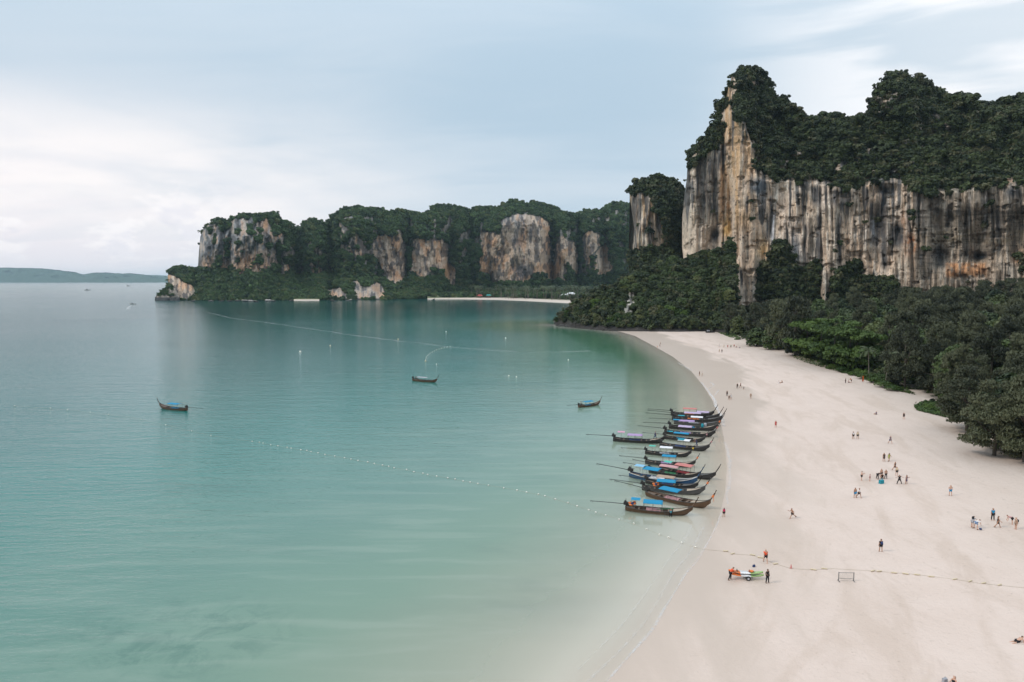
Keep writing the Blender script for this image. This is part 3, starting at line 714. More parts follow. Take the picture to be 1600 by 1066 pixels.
RS = [[(977, 472), (985, 452), (990, 460), (993, 478), (988, 490), (976, 492), (974, 482)], [(1032, 450), (1040, 448), (1044, 465), (1034, 472)]]
def veg_spur(px, py): return np.where(polymask(px, py, RS, 1.5, 44), 0.0, 1.0)
def tone_spur(px, py):
    rk = polymask(px, py, RS, 1.5, 44).astype(float)
    col = np.zeros(px.shape + (3,)) + np.array(SOIL)
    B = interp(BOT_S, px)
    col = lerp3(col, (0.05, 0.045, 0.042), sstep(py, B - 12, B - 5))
    r = lerp3(np.zeros(px.shape + (3,)) + np.array((0.50, 0.45, 0.38)), (0.12, 0.11, 0.10), sstep(fbm(px / 2.2, py / 18, 232, 3), .52, .6))
    return col * (1 - rk[..., None]) + r * rk[..., None]
relief('wooded_hill', TOP_S, BOT_S, np.arange(868, 1156, 1.2), 110, D_spur, tone_spur, backs=((10, -3), (40, -12), (90, -30)), sides=(5, 20, 60))

# ---- far island on the horizon
isl = [(-120, 420), (-60, 417), (0, 418.3), (28, 418.7), (66, 419.3), (82, 421.3), (101, 423.8), (116, 425), (129, 428.8), (146, 426.3), (165, 426), (180, 427), (191, 428.2), (202, 427), (221, 428.8), (236, 431), (251, 432.5), (262, 433), (300, 438)]
pxs = np.arange(-120, 300, 1.5); nv = 30
def island(name, pts, Y0, pxs, bump_, rise):
    T = interp(pts, pxs) + (fbm(pxs / 5, 0.5, 7, 4) - .5) * 1.0
    v = np.linspace(0, 1, nv)[None, :]
    tx, ty, tz = at(pxs, T, Y0 + rise)
    Yv = Y0 + rise * v + (fbm(pxs[:, None] / 14, v * 5, 241, 4) - .5) * rise * .7 * v
    Z = -1 + (tz[:, None] + 1) * np.sin(v * math.pi / 2) ** 1.0
    Z = Z + (fbm(pxs[:, None] / 8, v * 7, 242, 4) - .5) * bump_ * v * (1 - v) * 4
    X = tx[:, None] * Yv / ty[:, None]
    P = np.stack([X, Yv, Z], 2)
    bk = P[:, -1:].copy(); bk[..., 1] += rise; bk[..., 2] = -2; P = np.concatenate([P, bk], 1)
    me = np_mesh(name, P.reshape(-1, 3), gridfaces(P.shape[0], P.shape[1]))
    m, t, out = new_mat(name + '_woods')
    co = t.node('ShaderNodeTexCoord').outputs['Object']
    cc = t.mix(t.noise(co, 0.02, 6, 0.65), (0.018, 0.045, 0.03), (0.055, 0.09, 0.045))
    p = t.node('ShaderNodeBsdfPrincipled', inp={'Roughness': .9, 'Specular IOR Level': .1}); t.l.new(cc, p.inputs['Base Color'])
    bp_ = t.node('ShaderNodeBump', inp={'Distance': 25.0, 'Strength': 1.0, 'Height': t.noise(co, 0.012, 6, .65)}); t.l.new(bp_.outputs[0], p.inputs['Normal'])
    t.l.new(p.outputs[0], out.inputs[0]); return tag(link(name, me, None, [m]), kind='structure')
island('far_hills', isl, 13000, pxs, 90, 800)
island('distant_ridge', [(170, 432), (215, 430.5), (236, 429.6), (250, 430.3), (262, 431), (300, 434)], 21000, np.arange(170, 300, 2.0), 40, 600)

# ---- far beach
WL = [(612, 468.8), (650, 468.2), (690, 467.8), (725, 468), (777, 468.8), (830, 471), (889, 474.2), (930, 478)]
pxf = np.arange(668, 930, 3.0); wx, wy = flat(pxf, interp(WL, pxf))
rows = []
for dY, z in ((-40, -1.0), (0, 0.02), (25, .8), (60, 1.5), (110, 2.0), (250, 3), (800, 6)):
    yy = wy + dY * np.interp(pxf, [668, 720, 790, 930], [.05, .35, 1, 1]); xx = wx * yy / wy; rows.append(np.stack([xx, yy, np.full(len(pxf), z)], 1))
P = np.stack(rows, 1)
m, t, out = new_mat('far_sand')
co = t.node('ShaderNodeTexCoord').outputs['Object']; n = t.noise(co, 0.05, 4)
z = t.node('ShaderNodeSeparateXYZ', inp={0: co}).outputs[2]
cc = t.mix(t.smooth(z, .1, .5), (0.42, .36, .30), t.mix(n, (0.50, 0.41, 0.34), (0.58, 0.49, 0.42)))
cc = t.mix(t.smooth(z, 1.75, 2.1), cc, t.mix(n, (0.09, 0.11, 0.045), (0.16, 0.16, 0.08)))
p = t.node('ShaderNodeBsdfPrincipled', inp={'Roughness': .9}); t.l.new(cc, p.inputs['Base Color']); t.l.new(p.outputs[0], out.inputs[0])
tag(link('far_beach', np_mesh('far_beach', P.reshape(-1, 3), gridfaces(P.shape[0], P.shape[1])), None, [m]), kind='structure')
# little cove of sand under the headland
cx_, cy2 = flat(np.array([459, 475, 499.]), np.array([469.8, 470.2, 469.8]))
P = []
for i, s2 in enumerate(np.linspace(0, 1, 9)):
    x_ = np.interp(s2, [0, .5, 1], cx_); y_ = np.interp(s2, [0, .5, 1], cy2); w_ = math.sin(math.pi * s2) * .55
    for k_, (dY, z_) in enumerate(((-5, -.3), (0, .1), (22 * w_ + 2, 1.8), (45 * w_ + 3, 3.2))): P.append((x_ * (y_ + dY) / y_, y_ + dY, z_))
tag(link('cove_beach', np_mesh('cove_beach', P, gridfaces(9, 4)), None, [m]), kind='structure')
# ================================================================== VEGETATION
def leaf_quads(Pc, Nn, size, asp, r_, droop=0.0):
    n = len(Pc)
    up = r_.normal(size=(n, 3)); a = np.cross(Nn, up); a /= np.linalg.norm(a, axis=1)[:, None] + 1e-9
    b = np.cross(Nn, a)
    if droop: b = b * (1 - droop) + np.array([0, 0, -1.0]) * droop; a = np.cross(b, Nn + 1e-3); a /= np.linalg.norm(a, axis=1)[:, None] + 1e-9; b /= np.linalg.norm(b, axis=1)[:, None] + 1e-9
    s = size * r_.uniform(.6, 1.35, (n, 1)); j = lambda: r_.uniform(.7, 1.15, (n, 1))
    A = a * s; B = b * s * asp
    V = np.stack([Pc - A * j() - B * j() * .4, Pc + A * .35 * j() - B * j(), Pc + A * j() + B * .3 * j(), Pc - A * .2 * j() + B * j()], 1)
    return V.reshape(-1, 3)
def crown(name, seed, kind, n, size):
    """crown standing on z=0, unit: metres; returns mesh and lobes"""
    r_ = np.random.RandomState(seed); lobes = []
    if kind == 'broad':
        H, Rr = 11.0, 5.0
        k = 15
        for i in range(k):
            a = i * 2.4 + r_.uniform(-.4, .4); rr = Rr * .62 * math.sqrt((i + .5) / k)
            zc = H * .72 - (rr / Rr) ** 2 * 4.2 + r_.uniform(-.8, .8)
            lobes.append((rr * math.cos(a), rr * math.sin(a), zc, r_.uniform(1.1, 2.4), .75))
        for i in range(10):
            a = i * 1.26 + r_.uniform(-.3, .3); lobes.append((Rr * .55 * math.cos(a), Rr * .55 * math.sin(a), r_.uniform(1.3, 2.4) if i % 2 else r_.uniform(3.6, 5.0), 1.9, .85))
    elif kind == 'umbrella':
        for i in range(16):
            a = i * 2.4; rr = 5.6 * math.sqrt((i + .5) / 16); zc = 9.6 - (rr / 5.6) ** 2 * 3.4 - (i % 3) * 1.5
            lobes.append((rr * math.cos(a), rr * math.sin(a), zc, r_.uniform(1.5, 2.3), .34))
        for i in range(8):
            a = i * .785; lobes.append((4.4 * math.cos(a), 4.4 * math.sin(a), 4.2 + r_.uniform(-.8, .8), 1.9, .4)); lobes.append((3.0 * math.cos(a + .4), 3.0 * math.sin(a + .4), 1.9 + r_.uniform(-.6, .8), 1.7, .55))
    elif kind == 'casuarina':
        for i in range(46):
            zc = r_.uniform(1.2, 14.5); env = 4.4 * math.sin(math.pi * min(1, (zc + .5) / 16.0)) ** .55 * (1.05 if zc < 9 else .8)
            a = i * 2.4 + r_.uniform(-.5, .5); rr = env * r_.uniform(.45, 1)
            lobes.append((rr * math.cos(a), rr * math.sin(a), zc, r_.uniform(.9, 1.5), 1.05))
    elif kind == 'shrub':
        for i in range(9):
            a = i * 2.4; rr = 1.9 * math.sqrt((i + .5) / 9); lobes.append((rr * math.cos(a), rr * math.sin(a), r_.uniform(.9, 2.6) - rr * .35, r_.uniform(.8, 1.4), .85))
    L = np.array(lobes); wgt = L[:, 3] ** 2; wgt /= wgt.sum()
    m_ = int(n * 1.9); ix = r_.choice(len(L), m_, p=wgt)
    d = r_.normal(size=(m_, 3)); d /= np.linalg.norm(d, axis=1)[:, None]
    d[:, 2] = np.where(d[:, 2] < -.35, -d[:, 2], d[:, 2])
    rad = L[ix, 3] * (r_.uniform(.78, 1.08, m_) if kind != 'casuarina' else r_.uniform(.3, 1.1, m_))
    bump_ = 1 + .18 * np.sin(d[:, 0] * 7 + ix) * np.sin(d[:, 1] * 8 + ix * 2) + .1 * np.sin(d[:, 2] * 11 + ix)
    Pc = L[ix, :3] + d * (rad * bump_)[:, None] * np.stack([np.ones(m_), np.ones(m_), L[ix, 4]], 1)
    ok = np.ones(m_, bool)
    if kind != 'casuarina':
        for l in L:
            q_ = (Pc - l[:3]) / np.array([1, 1, l[4]]); ok &= ~((np.linalg.norm(q_, axis=1) < l[3] * .74))
    Pc = Pc[ok][:n]; d = d[ok][:n]; ix = ix[ok][:n]; nn = len(Pc)
    N = d * np.array([1, 1, 1.0]) + r_.normal(size=(nn, 3)) * (.55 if kind != 'casuarina' else .8) + np.array([0, 0, .35]); N /= np.linalg.norm(N, axis=1)[:, None]
    if kind == 'casuarina': V = leaf_quads(Pc, N, size * .38, 3.0, r_, droop=.55)
    else: V = leaf_quads(Pc, N, size, 1.25, r_)
    Fq = np.arange(nn * 4).reshape(-1, 4)
    lt = r_.uniform(0, 1, len(L)); tint = np.repeat(np.clip(lt[ix] * .6 + r_.uniform(0, .4, nn), 0, 1), 4)
    return np_mesh(name, V, Fq, {'tint': tint}, smooth=False), L
def trunk_mesh(name, L, H, r0, seed, limbs=7, dead=False):
    rr = random.Random(seed); m = MB(); lean = rr.uniform(-.5, .5)
    pts = [(0, 0, -1.2), (0, 0, 0), (lean * .4, lean * .2, H * .3), (lean * .8, lean * .1, H * .6), (lean, 0, H * .85)]
    m.tube(pts, [r0 * 1.25, r0, r0 * .75, r0 * .5, r0 * .2], 7)
    for i in range(limbs):
        l = L[(i * 5) % len(L)]; z0 = H * (.28 + .05 * i)
        z0 = min(z0, max(l[2] - .8, 1)); m.tube([(lean * .6, 0, z0), ((l[0]) * .5, l[1] * .5, (z0 + l[2]) / 2 - .2), (l[0], l[1], l[2])], [r0 * .45, r0 * .3, r0 * .1], 5)
    return m.mesh(name, True)
PR = {}
def proto(kind, shape, seed, n, size, matl, H, r0):
    cm, L = crown('crown', seed, shape, n, size); cm.materials.append(matl)
    tm = trunk_mesh('trunk', L, H, r0, seed); tm.materials.append(BARK)
    PR.setdefault(kind, []).append((cm, tm))
for sd_ in (1, 2, 3, 4): proto('broad', 'broad', sd_, 2600, .42, L_FOREST, 9, .32)
for sd_ in (5, 6, 7): proto('broad_near', 'broad', sd_, 9000, .22, L_FOREST, 9, .32)
for sd_ in (8, 9): proto('broad_green', 'broad', sd_, 2600, .42, L_GREEN, 9, .3)
for sd_ in (11, 12, 13): proto('casuarina', 'casuarina', sd_, 9000, .36, L_CAS, 14.5, .3)
for sd_ in (14, 15): proto('casuarina_near', 'casuarina', sd_, 22000, .24, L_CAS, 14.5, .3)
for sd_ in (16, 17): proto('umbrella', 'umbrella', sd_, 10000, .22, L_GREEN, 9, .28)
for sd_ in (18, 19, 20): proto('shrub', 'shrub', sd_, 1500, .16, L_GREEN, 2, .08)

NAMES = {'broad': ('broadleaf_tree', 'tree'), 'broad_near': ('broadleaf_tree', 'tree'), 'broad_green': ('broadleaf_tree', 'tree'), 'casuarina': ('casuarina_tree', 'tree'),
         'casuarina_near': ('casuarina_tree', 'tree'), 'umbrella': ('spreading_tree', 'tree'), 'shrub': ('shrub', 'shrub')}
def plant(kind, x, y, z, s, label, group=None, sz=None, rz=None, tilt=0):
    n, c = NAMES[kind]; cm, tm = random.choice(PR[kind])
    o = empty(n, (x, y, z), random.uniform(0, 6.28) if rz is None else rz); o.scale = (s, s, sz or s)
    if tilt: o.rotation_euler[0] = tilt
    tag(o, label, c, group)
    a = bpy.data.objects.new('crown', cm); C.objects.link(a); a.parent = o
    b = bpy.data.objects.new('trunk', tm); C.objects.link(b); b.parent = o
    return o

# ---- clump prototypes for far growth: low, wide tufts used as points of a mass
def clump(name, seed, n, size, matl, flatn=.75):
    r_ = np.random.RandomState(seed); V = []; 
    L = [(r_.uniform(-.75, .75), r_.uniform(-.75, .75), r_.uniform(.0, .75), r_.uniform(.18, .46)) for _ in range(13)]; L = np.array(L)
    ix = r_.choice(13, n, p=L[:, 3] ** 2 / (L[:, 3] ** 2).sum()); d = r_.normal(size=(n, 3)); d /= np.linalg.norm(d, axis=1)[:, None]; d[:, 2] = np.abs(d[:, 2]) * np.where(r_.rand(n) < .8, 1, -1)
    Pc = L[ix, :3] + d * (L[ix, 3] * r_.uniform(.8, 1.1, n))[:, None]
    N = d + r_.normal(size=(n, 3)) * .5 + np.array([0, 0, .3]); N /= np.linalg.norm(N, axis=1)[:, None]
    V = leaf_quads(Pc, N, size, 1.2, r_); lt = r_.uniform(0, 1, 13)
    me = np_mesh(name, V, np.arange(n * 4).reshape(-1, 4), {'tint': np.repeat(np.clip(lt[ix] * .6 + r_.uniform(0, .4, n), 0, 1), 4)}, smooth=False)
    me.materials.append(matl); return me
def scatter(name, label, groups):
    """groups: list of (clump mesh, positions, scales, rz). One mass: every clump instanced by geometry nodes from stored meshes"""
    P = np.concatenate([g[1] for g in groups]); S = np.concatenate([g[2] for g in groups]); Rz = np.concatenate([g[3] for g in groups])
    K = np.concatenate([np.full(len(g[1]), i) for i, g in enumerate(groups)])
    me = bpy.data.meshes.new(name); me.vertices.add(len(P)); me.vertices.foreach_set('co', P.astype(np.float32).ravel())
    for nme, arr in (('siz', S), ('turn', Rz), ('sort', K)):
        a = me.attributes.new(nme, 'FLOAT', 'POINT'); a.data.foreach_set('value', arr.astype(np.float32))
    o = link(name, me)
    ng = bpy.data.node_groups.new(name + '_growth', 'GeometryNodeTree')
    ng.interface.new_socket('Geometry', in_out='INPUT', socket_type='NodeSocketGeometry'); ng.interface.new_socket('Geometry', in_out='OUTPUT', socket_type='NodeSocketGeometry')
    N = ng.nodes; Lk = ng.links; gi = N.new('NodeGroupInput'); go = N.new('NodeGroupOutput'); jn = N.new('GeometryNodeJoinGeometry')
    def nat(nm):
        a = N.new('GeometryNodeInputNamedAttribute'); a.data_type = 'FLOAT'; a.inputs['Name'].default_value = nm; return a.outputs['Attribute']
    siz = nat('siz'); trn = nat('turn'); sor = nat('sort')
    cz = N.new('ShaderNodeCombineXYZ'); Lk.new(trn, cz.inputs[2])
    for i, g in enumerate(groups):
        po = PROTO_OBJ[g[0].name]
        oi = N.new('GeometryNodeObjectInfo'); oi.inputs['Object'].default_value = po; oi.transform_space = 'ORIGINAL'
        sc_ = N.new('ShaderNodeVectorMath'); sc_.operation = 'SCALE'; sc_.inputs[0].default_value = tuple(1 / q for q in po.scale); Lk.new(siz, sc_.inputs['Scale'])
        cmpn = N.new('FunctionNodeCompare'); cmpn.data_type = 'FLOAT'; cmpn.operation = 'EQUAL'; Lk.new(sor, cmpn.inputs[0]); cmpn.inputs[1].default_value = i; cmpn.inputs['Epsilon'].default_value = .1
        ip = N.new('GeometryNodeInstanceOnPoints'); Lk.new(gi.outputs[0], ip.inputs['Points']); Lk.new(cmpn.outputs[0], ip.inputs['Selection'])
        Lk.new(oi.outputs['Geometry'], ip.inputs['Instance']); Lk.new(cz.outputs[0], ip.inputs['Rotation']); Lk.new(siz, ip.inputs['Scale'])
        Lk.new(ip.outputs[0], jn.inputs[0])
    Lk.new(jn.outputs[0], go.inputs[0])
    md = o.modifiers.new('growth', 'NODES'); md.node_group = ng
    return tag(o, label, None, None, 'stuff')
PROTO_OBJ = {}
CL = {}
def bush_thing(key, seed, n, size, matl, px, py, sc, label):
    """a real bush standing in the scene, whose mesh the masses also use"""
    me = clump(key, seed, n, size, matl); x, y, z = ground(px, py)
    o = link('bush', me); o.location = (x, y, z); o.rotation_euler = (0, 0, seed); tag(o, label, 'bush', 'single bushes at the edge of the sand')
    o.scale = (sc, sc, sc); PROTO_OBJ[me.name] = o; CL.setdefault(key.split('_')[0], []).append(me)
bl = ['round green bush at the sand edge below the far end of the tree line', 'small bush on the sand edge beside the far creeper patch', 'low bush in front of the overhanging dark tree at the far beach end',
      'bush tucked beside the big casuarina trunk', 'bush on the near side of the big casuarina trunk', 'rounded bush at the start of the bright creeper strip', 'bush in the middle of the bright creeper strip',
      'bush at the near tip of the bright creeper strip', 'bush beside the two coconut palms']
spots = [(1128, 519), (1138, 524), (1152, 531), (1236, 551), (1262, 560), (1300, 568), (1338, 580), (1398, 604), (1372, 594)]
k_ = 0
for key, matl in (('far', L_FAR), ('cliffy', L_CLIFF), ('green', L_GREEN)):
    for j in range(3):
        bush_thing('%s_%d' % (key, j), 30 + k_, 620 if key != 'green' else 600, .125 if key != 'green' else .10, matl, spots[k_][0], spots[k_][1], 1.6, bl[k_]); k_ += 1

def sample_relief(D, veg, x0, x1, top, bot, step, smin, smax, seed, off=1.0, ymax=None, keep=1.0, mg=0.0, lift=-.25):
    r_ = np.random.RandomState(seed); out_ = []
    gx_ = np.arange(x0, x1, step); T = interp(top, gx_); B = interp(bot, gx_)
    X = []; Y = []
    for a, tt_, bb in zip(gx_, T, B):
        n = max(1, int((bb - tt_) / step)); X.append(a + r_.uniform(-.6, .6, n) * step); Y.append(tt_ + (np.arange(n) + .5 + r_.uniform(-.5, .5, n)) / n * (bb - tt_))
    X = np.concatenate(X); Y = np.concatenate(Y)
    Y = np.maximum(Y, interp(top, X) + .4)
    pr = np.minimum(veg(X, Y), np.minimum(veg(X, Y + mg), np.minimum(veg(X - mg, Y), veg(X + mg, Y)))); ok = r_.rand(len(X)) < pr * keep; X, Y = X[ok], Y[ok]
    d = D(X, Y); wx_, wy_, wz_ = at(X, Y, d - off)
    s = r_.uniform(smin, smax, len(X)) * (1 + .35 * (r_.rand(len(X)) > .85))
    return np.stack([wx_, wy_, np.maximum(wz_ + lift * s, 0)], 1), s, r_.uniform(0, 6.28, len(X))
def split(kind, P, S, Rz, seed=0):
    r_ = np.random.RandomState(seed); ms = CL[kind]; ix = r_.randint(0, len(ms), len(P))
    return [(m_, P[ix == i], S[ix == i], Rz[ix == i]) for i, m_ in enumerate(ms)]
def merge(*a): return tuple(np.concatenate(z_) for z_ in zip(*a))

a1 = sample_relief(D_main, veg_main, 1068, 1690, TOP_M, [(1066, 470), (1800, 470)], 3.9, 1.6, 4.4, 1, 1.0, mg=1.6)
a2 = sample_relief(D_main, lambda x, y: veg_main(x, y) * (fbm(x / 9, y / 9, 77) > .5), 1068, 1690, TOP_M, [(1066, 470), (1800, 470)], 4.0, 1.2, 3.0, 2, 2.5)
# crowns standing on the skyline
r_ = np.random.RandomState(5); X = np.arange(1072, 1690, 4.5) + r_.uniform(-2, 2, 138)[:len(np.arange(1072, 1690, 4.5))]
Yt = interp(TOP_M, X) + 2; P = np.stack(at(X, Yt, D_main(X, Yt) + 4), 1); P[:, 2] -= .8
a3 = (P, 1.4 + 4.6 * r_.rand(len(X)) ** 1.6, r_.uniform(0, 6, len(X)))
scatter('cliff_vegetation', 'dark green scrub and trees covering the top and ledges of the great cliff', split('cliffy', *merge(a1, a2, a3)))
a1 = sample_relief(D_pil, veg_pil, 985, 1082, TOP_P, [(980, 445), (1085, 445)], 3.4, 2.4, 5.6, 3, 1.5, mg=3.0)
scatter('pillar_vegetation', 'dark green growth over the top and right side of the rock pillar', split('cliffy', *a1))
a1 = sample_relief(D_far, veg_far, 262, 1035, TOP_F, BOT_F, 2.7, 3.0, 8.0, 4, 3, mg=2.6)
a2 = sample_relief(D_far, lambda x, y: veg_far(x, y) * .8, 262, 1035, TOP_F, BOT_F, 2.7, 2.4, 5, 5, 6, mg=1.5)
X = np.arange(264, 1030, 4.0) ; r_ = np.random.RandomState(6); X = X + r_.uniform(-2, 2, len(X)); Yt = interp(TOP_F, X) + 1.5
P = np.stack(at(X, Yt, D_far(X, Yt) + 8), 1); P[:, 2] -= 2; a3 = (P, 3.5 + 7 * r_.rand(len(X)) ** 1.5, r_.uniform(0, 6, len(X)))
a4 = sample_relief(D_nose, lambda x, y: (fbm(x / 6, y / 6, 9) > .36) * (y < 462) * 1.0, 246, 272, TOP_N, [(240, 466), (290, 466)], 2.2, 1.8, 3.2, 8, 1)
# level wood behind the far beach
n = 900; px_ = r_.uniform(655, 1030, n); yy = interp([(655, 1290), (700, 1330), (760, 1340), (830, 1260), (900, 1190), (1040, 1100)], px_) + r_.uniform(0, 1, n) ** 1.2 * 330
xx = (px_ - 800) / F * yy; a5 = (np.stack([xx, yy, r_.uniform(1.5, 5, n)], 1), r_.uniform(4.0, 8.5, n), r_.uniform(0, 6, n))
scatter('far_forest', 'green jungle over the far karst range and its foot around the bay', split('far', *merge(a1, a2, a3, a4, a5)))

# ---- trees of the wooded hill, each a thing
def hill_ok(px, py): return veg_spur(px, py) > 0
r_ = np.random.RandomState(21); cand = []
rows_ = 11
for j in range(rows_):
    for px in np.arange(874, 1152, 14.0):
        T = float(interp(TOP_S, px)); B = float(interp(BOT_S, px)) - 7
        if j > (B - T) / 9.5: continue
        kk = max(1, int((B - T) / 9.5)); py = T + 5 + (B - T - 8) * (j + .5 + r_.uniform(-.35, .35)) / (kk + 1); p_ = px + r_.uniform(-7, 7)
        if py > interp(BOT_S, p_) - 4: continue
        cand.append((p_, py))
HG = 'trees on the wooded hill'
for p_, py in cand:
    if not hill_ok(np.array([p_ + 0.]), np.array([py + 4.]))[0]: continue
    d = float(D_spur(np.array([p_]), np.array([py]))[0]); x, y, z = [float(q_) for q_ in at(p_, py, d)]
    T = float(interp(TOP_S, p_))
    low_ = py > interp(BOT_S, p_) - 38
    g = 'broad_green' if (low_ and r_.rand() < .35 and p_ < 1080) else 'broad'
    s = r_.uniform(.62, 1.0) * (0.62 if py - T < 9 else 1.0) * (.75 if p_ < 900 else 1)
    sink = 3.6 * s
    lb = {'broad': 'dark broadleaf tree packed in the canopy of the wooded hill', 'broad_green': 'lighter green tree low on the wooded hill near the rocks'}[g]
    plant(g, x, y + 1.5, z - sink, s, lb, HG if g == 'broad' else 'lighter trees low on the wooded hill')
# filler undergrowth on the hill
a1 = sample_relief(D_spur, veg_spur, 872, 1150, TOP_S, [(p_, b_ - 8) for p_, b_ in BOT_S], 5, 1.8, 3.4, 9, .8)
scatter('undergrowth', 'dense undergrowth between the trees of the wooded hill', split('cliffy', *a1))

# ---- forest on the flat between cliff and sand
TL = [(1085, 505), (1110, 492), (1130, 478), (1148, 466), (1165, 456), (1180, 448), (1192, 428), (1205, 408), (1222, 396), (1240, 400), (1256, 425), (1272, 436), (1290, 440), (1312, 430), (1335, 416), (1360, 430), (1385, 440), (1405, 452),
      (1425, 444), (1450, 440), (1480, 438), (1520, 434), (1560, 430), (1600, 432), (1700, 430)]
placed = []; FT = []
r_ = np.random.RandomState(33)
tries = 0
while len(FT) < 290 and tries < 60000:
    tries += 1
    px = r_.uniform(1085, 1700); Yd = 118 * (470 / 118.) ** r_.uniform(0, 1); x = (px - 800) / F * Yd
    v = float(vdist(x, Yd)); 
    if v < 2.5 or v > 260: continue
    if Yd > float(D_main(np.array([max(px, 1150.)]), np.array([440.]))[0]) - 14: continue
    kind = 'casuarina' if r_.rand() < (.75 if px > 1400 or px < 1260 and v < 40 else .35) else 'broad'
    if v < 22 and 1262 < px < 1405: continue
    s0 = r_.uniform(.85, 1.35); cr = (4.3 if kind == 'casuarina' else 4.6) * s0
    if any((x - a) ** 2 + (Yd - b) ** 2 < (.58 * (cr + c_)) ** 2 for a, b, c_ in placed): continue
    z = float(hgt(x, Yd)); tl = float(interp(TL, px)); tz = float(at(px, tl, Yd)[2])
    Hh = (15.5 if kind == 'casuarina' else 10.6); maxh = tz - z
    if maxh < 5.5: continue
    sz = min(s0 * (1.05 if kind == 'casuarina' else 1.25), maxh / Hh)
    if kind == 'casuarina' and sz < .55: kind = 'broad'; sz = min(s0, maxh / 10.6)
    near = Yd < 215
    placed.append((x, Yd, cr)); FT.append((kind + ('_near' if near and v < 60 else ''), x, Yd, z, s0, sz, px, v))
for kd, x, y, z, s0, sz, px, v in FT:
    if v < 14:
        side = 'beside the near bend of the sand' if px > 1450 else ('behind the bright creeper strip' if px > 1280 else 'at the far end of the beach')
        lb = ('feathery grey green casuarina in the front row ' if kd.startswith('cas') else 'dark broadleaf tree in the front row ') + side
        plant(kd, x, y, z - .4, s0, lb, 'front row ' + side + (' casuarinas' if kd.startswith('cas') else ' broadleaf trees'), sz)
    else:
        zone = 'under the right half of the cliff' if px > 1400 else 'under the left half of the cliff'
        zone = ('just behind the front row ' if v < 45 else ('deep in the forest ' if v < 110 else 'close to the cliff foot ')) + zone
        lb = ('feathery dull casuarina ' if kd.startswith('cas') else 'dark broadleaf tree ') + zone
        plant(kd, x, y, z - .4, s0, lb, zone + (' casuarinas' if kd.startswith('cas') else ' broadleaf trees'), sz)
# low growth on the forest floor behind the front row
r_ = np.random.RandomState(71); n = 9000; pxu = r_.uniform(1085, 1660, n); yu = 118 * 3.9 ** r_.uniform(0, 1, n); xu = (pxu - 800) / F * yu; vu = vdist(xu, yu)
ok = (vu > 2.0) & (vu < 70) & (r_.rand(n) < np.where(vu < 30, .8, .35)); xu, yu, vu = xu[ok], yu[ok], vu[ok]; P = np.stack([xu, yu, hgt(xu, yu) - .2], 1); S = r_.uniform(1.1, 2.6, len(xu)) * np.clip(vu / 8, .45, 1.3)
h_ = len(xu) // 3
scatter('undergrowth', 'dark bushes and saplings filling the forest floor behind the beach trees', split('cliffy', P[h_:], S[h_:], r_.uniform(0, 6, len(xu) - h_)) + split('green', P[:h_], S[:h_] * .8, r_.uniform(0, 6, h_), 3))
# named single trees
def tree_px(kind, px, py, s, sz, label, group=None, push=0):
    x, y, z = ground(px, py); return plant(kind, x, y + push, z - .3, s, label, group, sz)
tree_px('casuarina', 1242, 556, 1.7, 1.75, 'tall casuarina with a thick dark trunk standing on the sand edge')
tree_px('casuarina', 1222, 548, 1.6, 1.6, 'drooping pale casuarina just behind the thick trunked one', push=6)
tree_px('broad', 1182, 541, 1.15, 1.0, 'dark tree with low branches overhanging the far sand')
tree_px('broad', 1208, 546, 1.2, 1.15, 'dark round tree between the overhanging one and the casuarina')
tree_px('umbrella', 1282, 562, 1.6, 1.75, 'bright green spreading tree beside the thick trunked casuarina')
tree_px('umbrella', 1318, 574, 1.5, 1.85, 'bright green layered tree behind the left end of the creeper strip', push=8)
tree_px('umbrella', 1352, 584, 1.4, 1.85, 'bright green layered tree left of the coconut palms', push=12)
tree_px('umbrella', 1378, 588, 1.4, 1.8, 'bright green layered tree right behind the coconut palms', push=18)
tree_px('umbrella', 1300, 566, 1.6, 1.7, 'bright green spreading tree deep behind the creeper strip', push=24)
tree_px('casuarina_near', 1553, 712, 1.3, 1.0, 'big casuarina with hanging branches at the near end of the tree line')
tree_px('casuarina_near', 1600, 722, 1.2, 1.15, 'casuarina cut by the picture edge at the near end of the trees')
tree_px('casuarina_near', 1520, 676, 1.35, 1.0, 'casuarina leaning over the sand behind the near creeper patch', push=2)
tree_px('broad_near', 1588, 706, .9, .75, 'low dark bushy tree under the big near casuarina')
for i, (a, b, s) in enumerate(((1292, 571, 1.0), (1306, 577, 1.1), (1322, 583, 1.2), (1340, 588, .9), (1358, 594, 1.2), (1376, 600, 1.1), (1392, 607, 1.2), (1404, 612, 1.0), (1350, 586, 1.1), (1382, 594, 1.1), (1330, 578, 1.0),
                                (1462, 640, .9), (1484, 648, 1.0), (1500, 652, 1.0), (1478, 640, .8))):
    tree_px('shrub', a, b, s, s * .62, 'low bright green shrub in the strip below the coconut palms' if i < 11 else 'low green shrub growing in the near creeper patch', 'shrubs along the creeper strip' if i < 11 else 'shrubs in the near creeper patch', push=2)

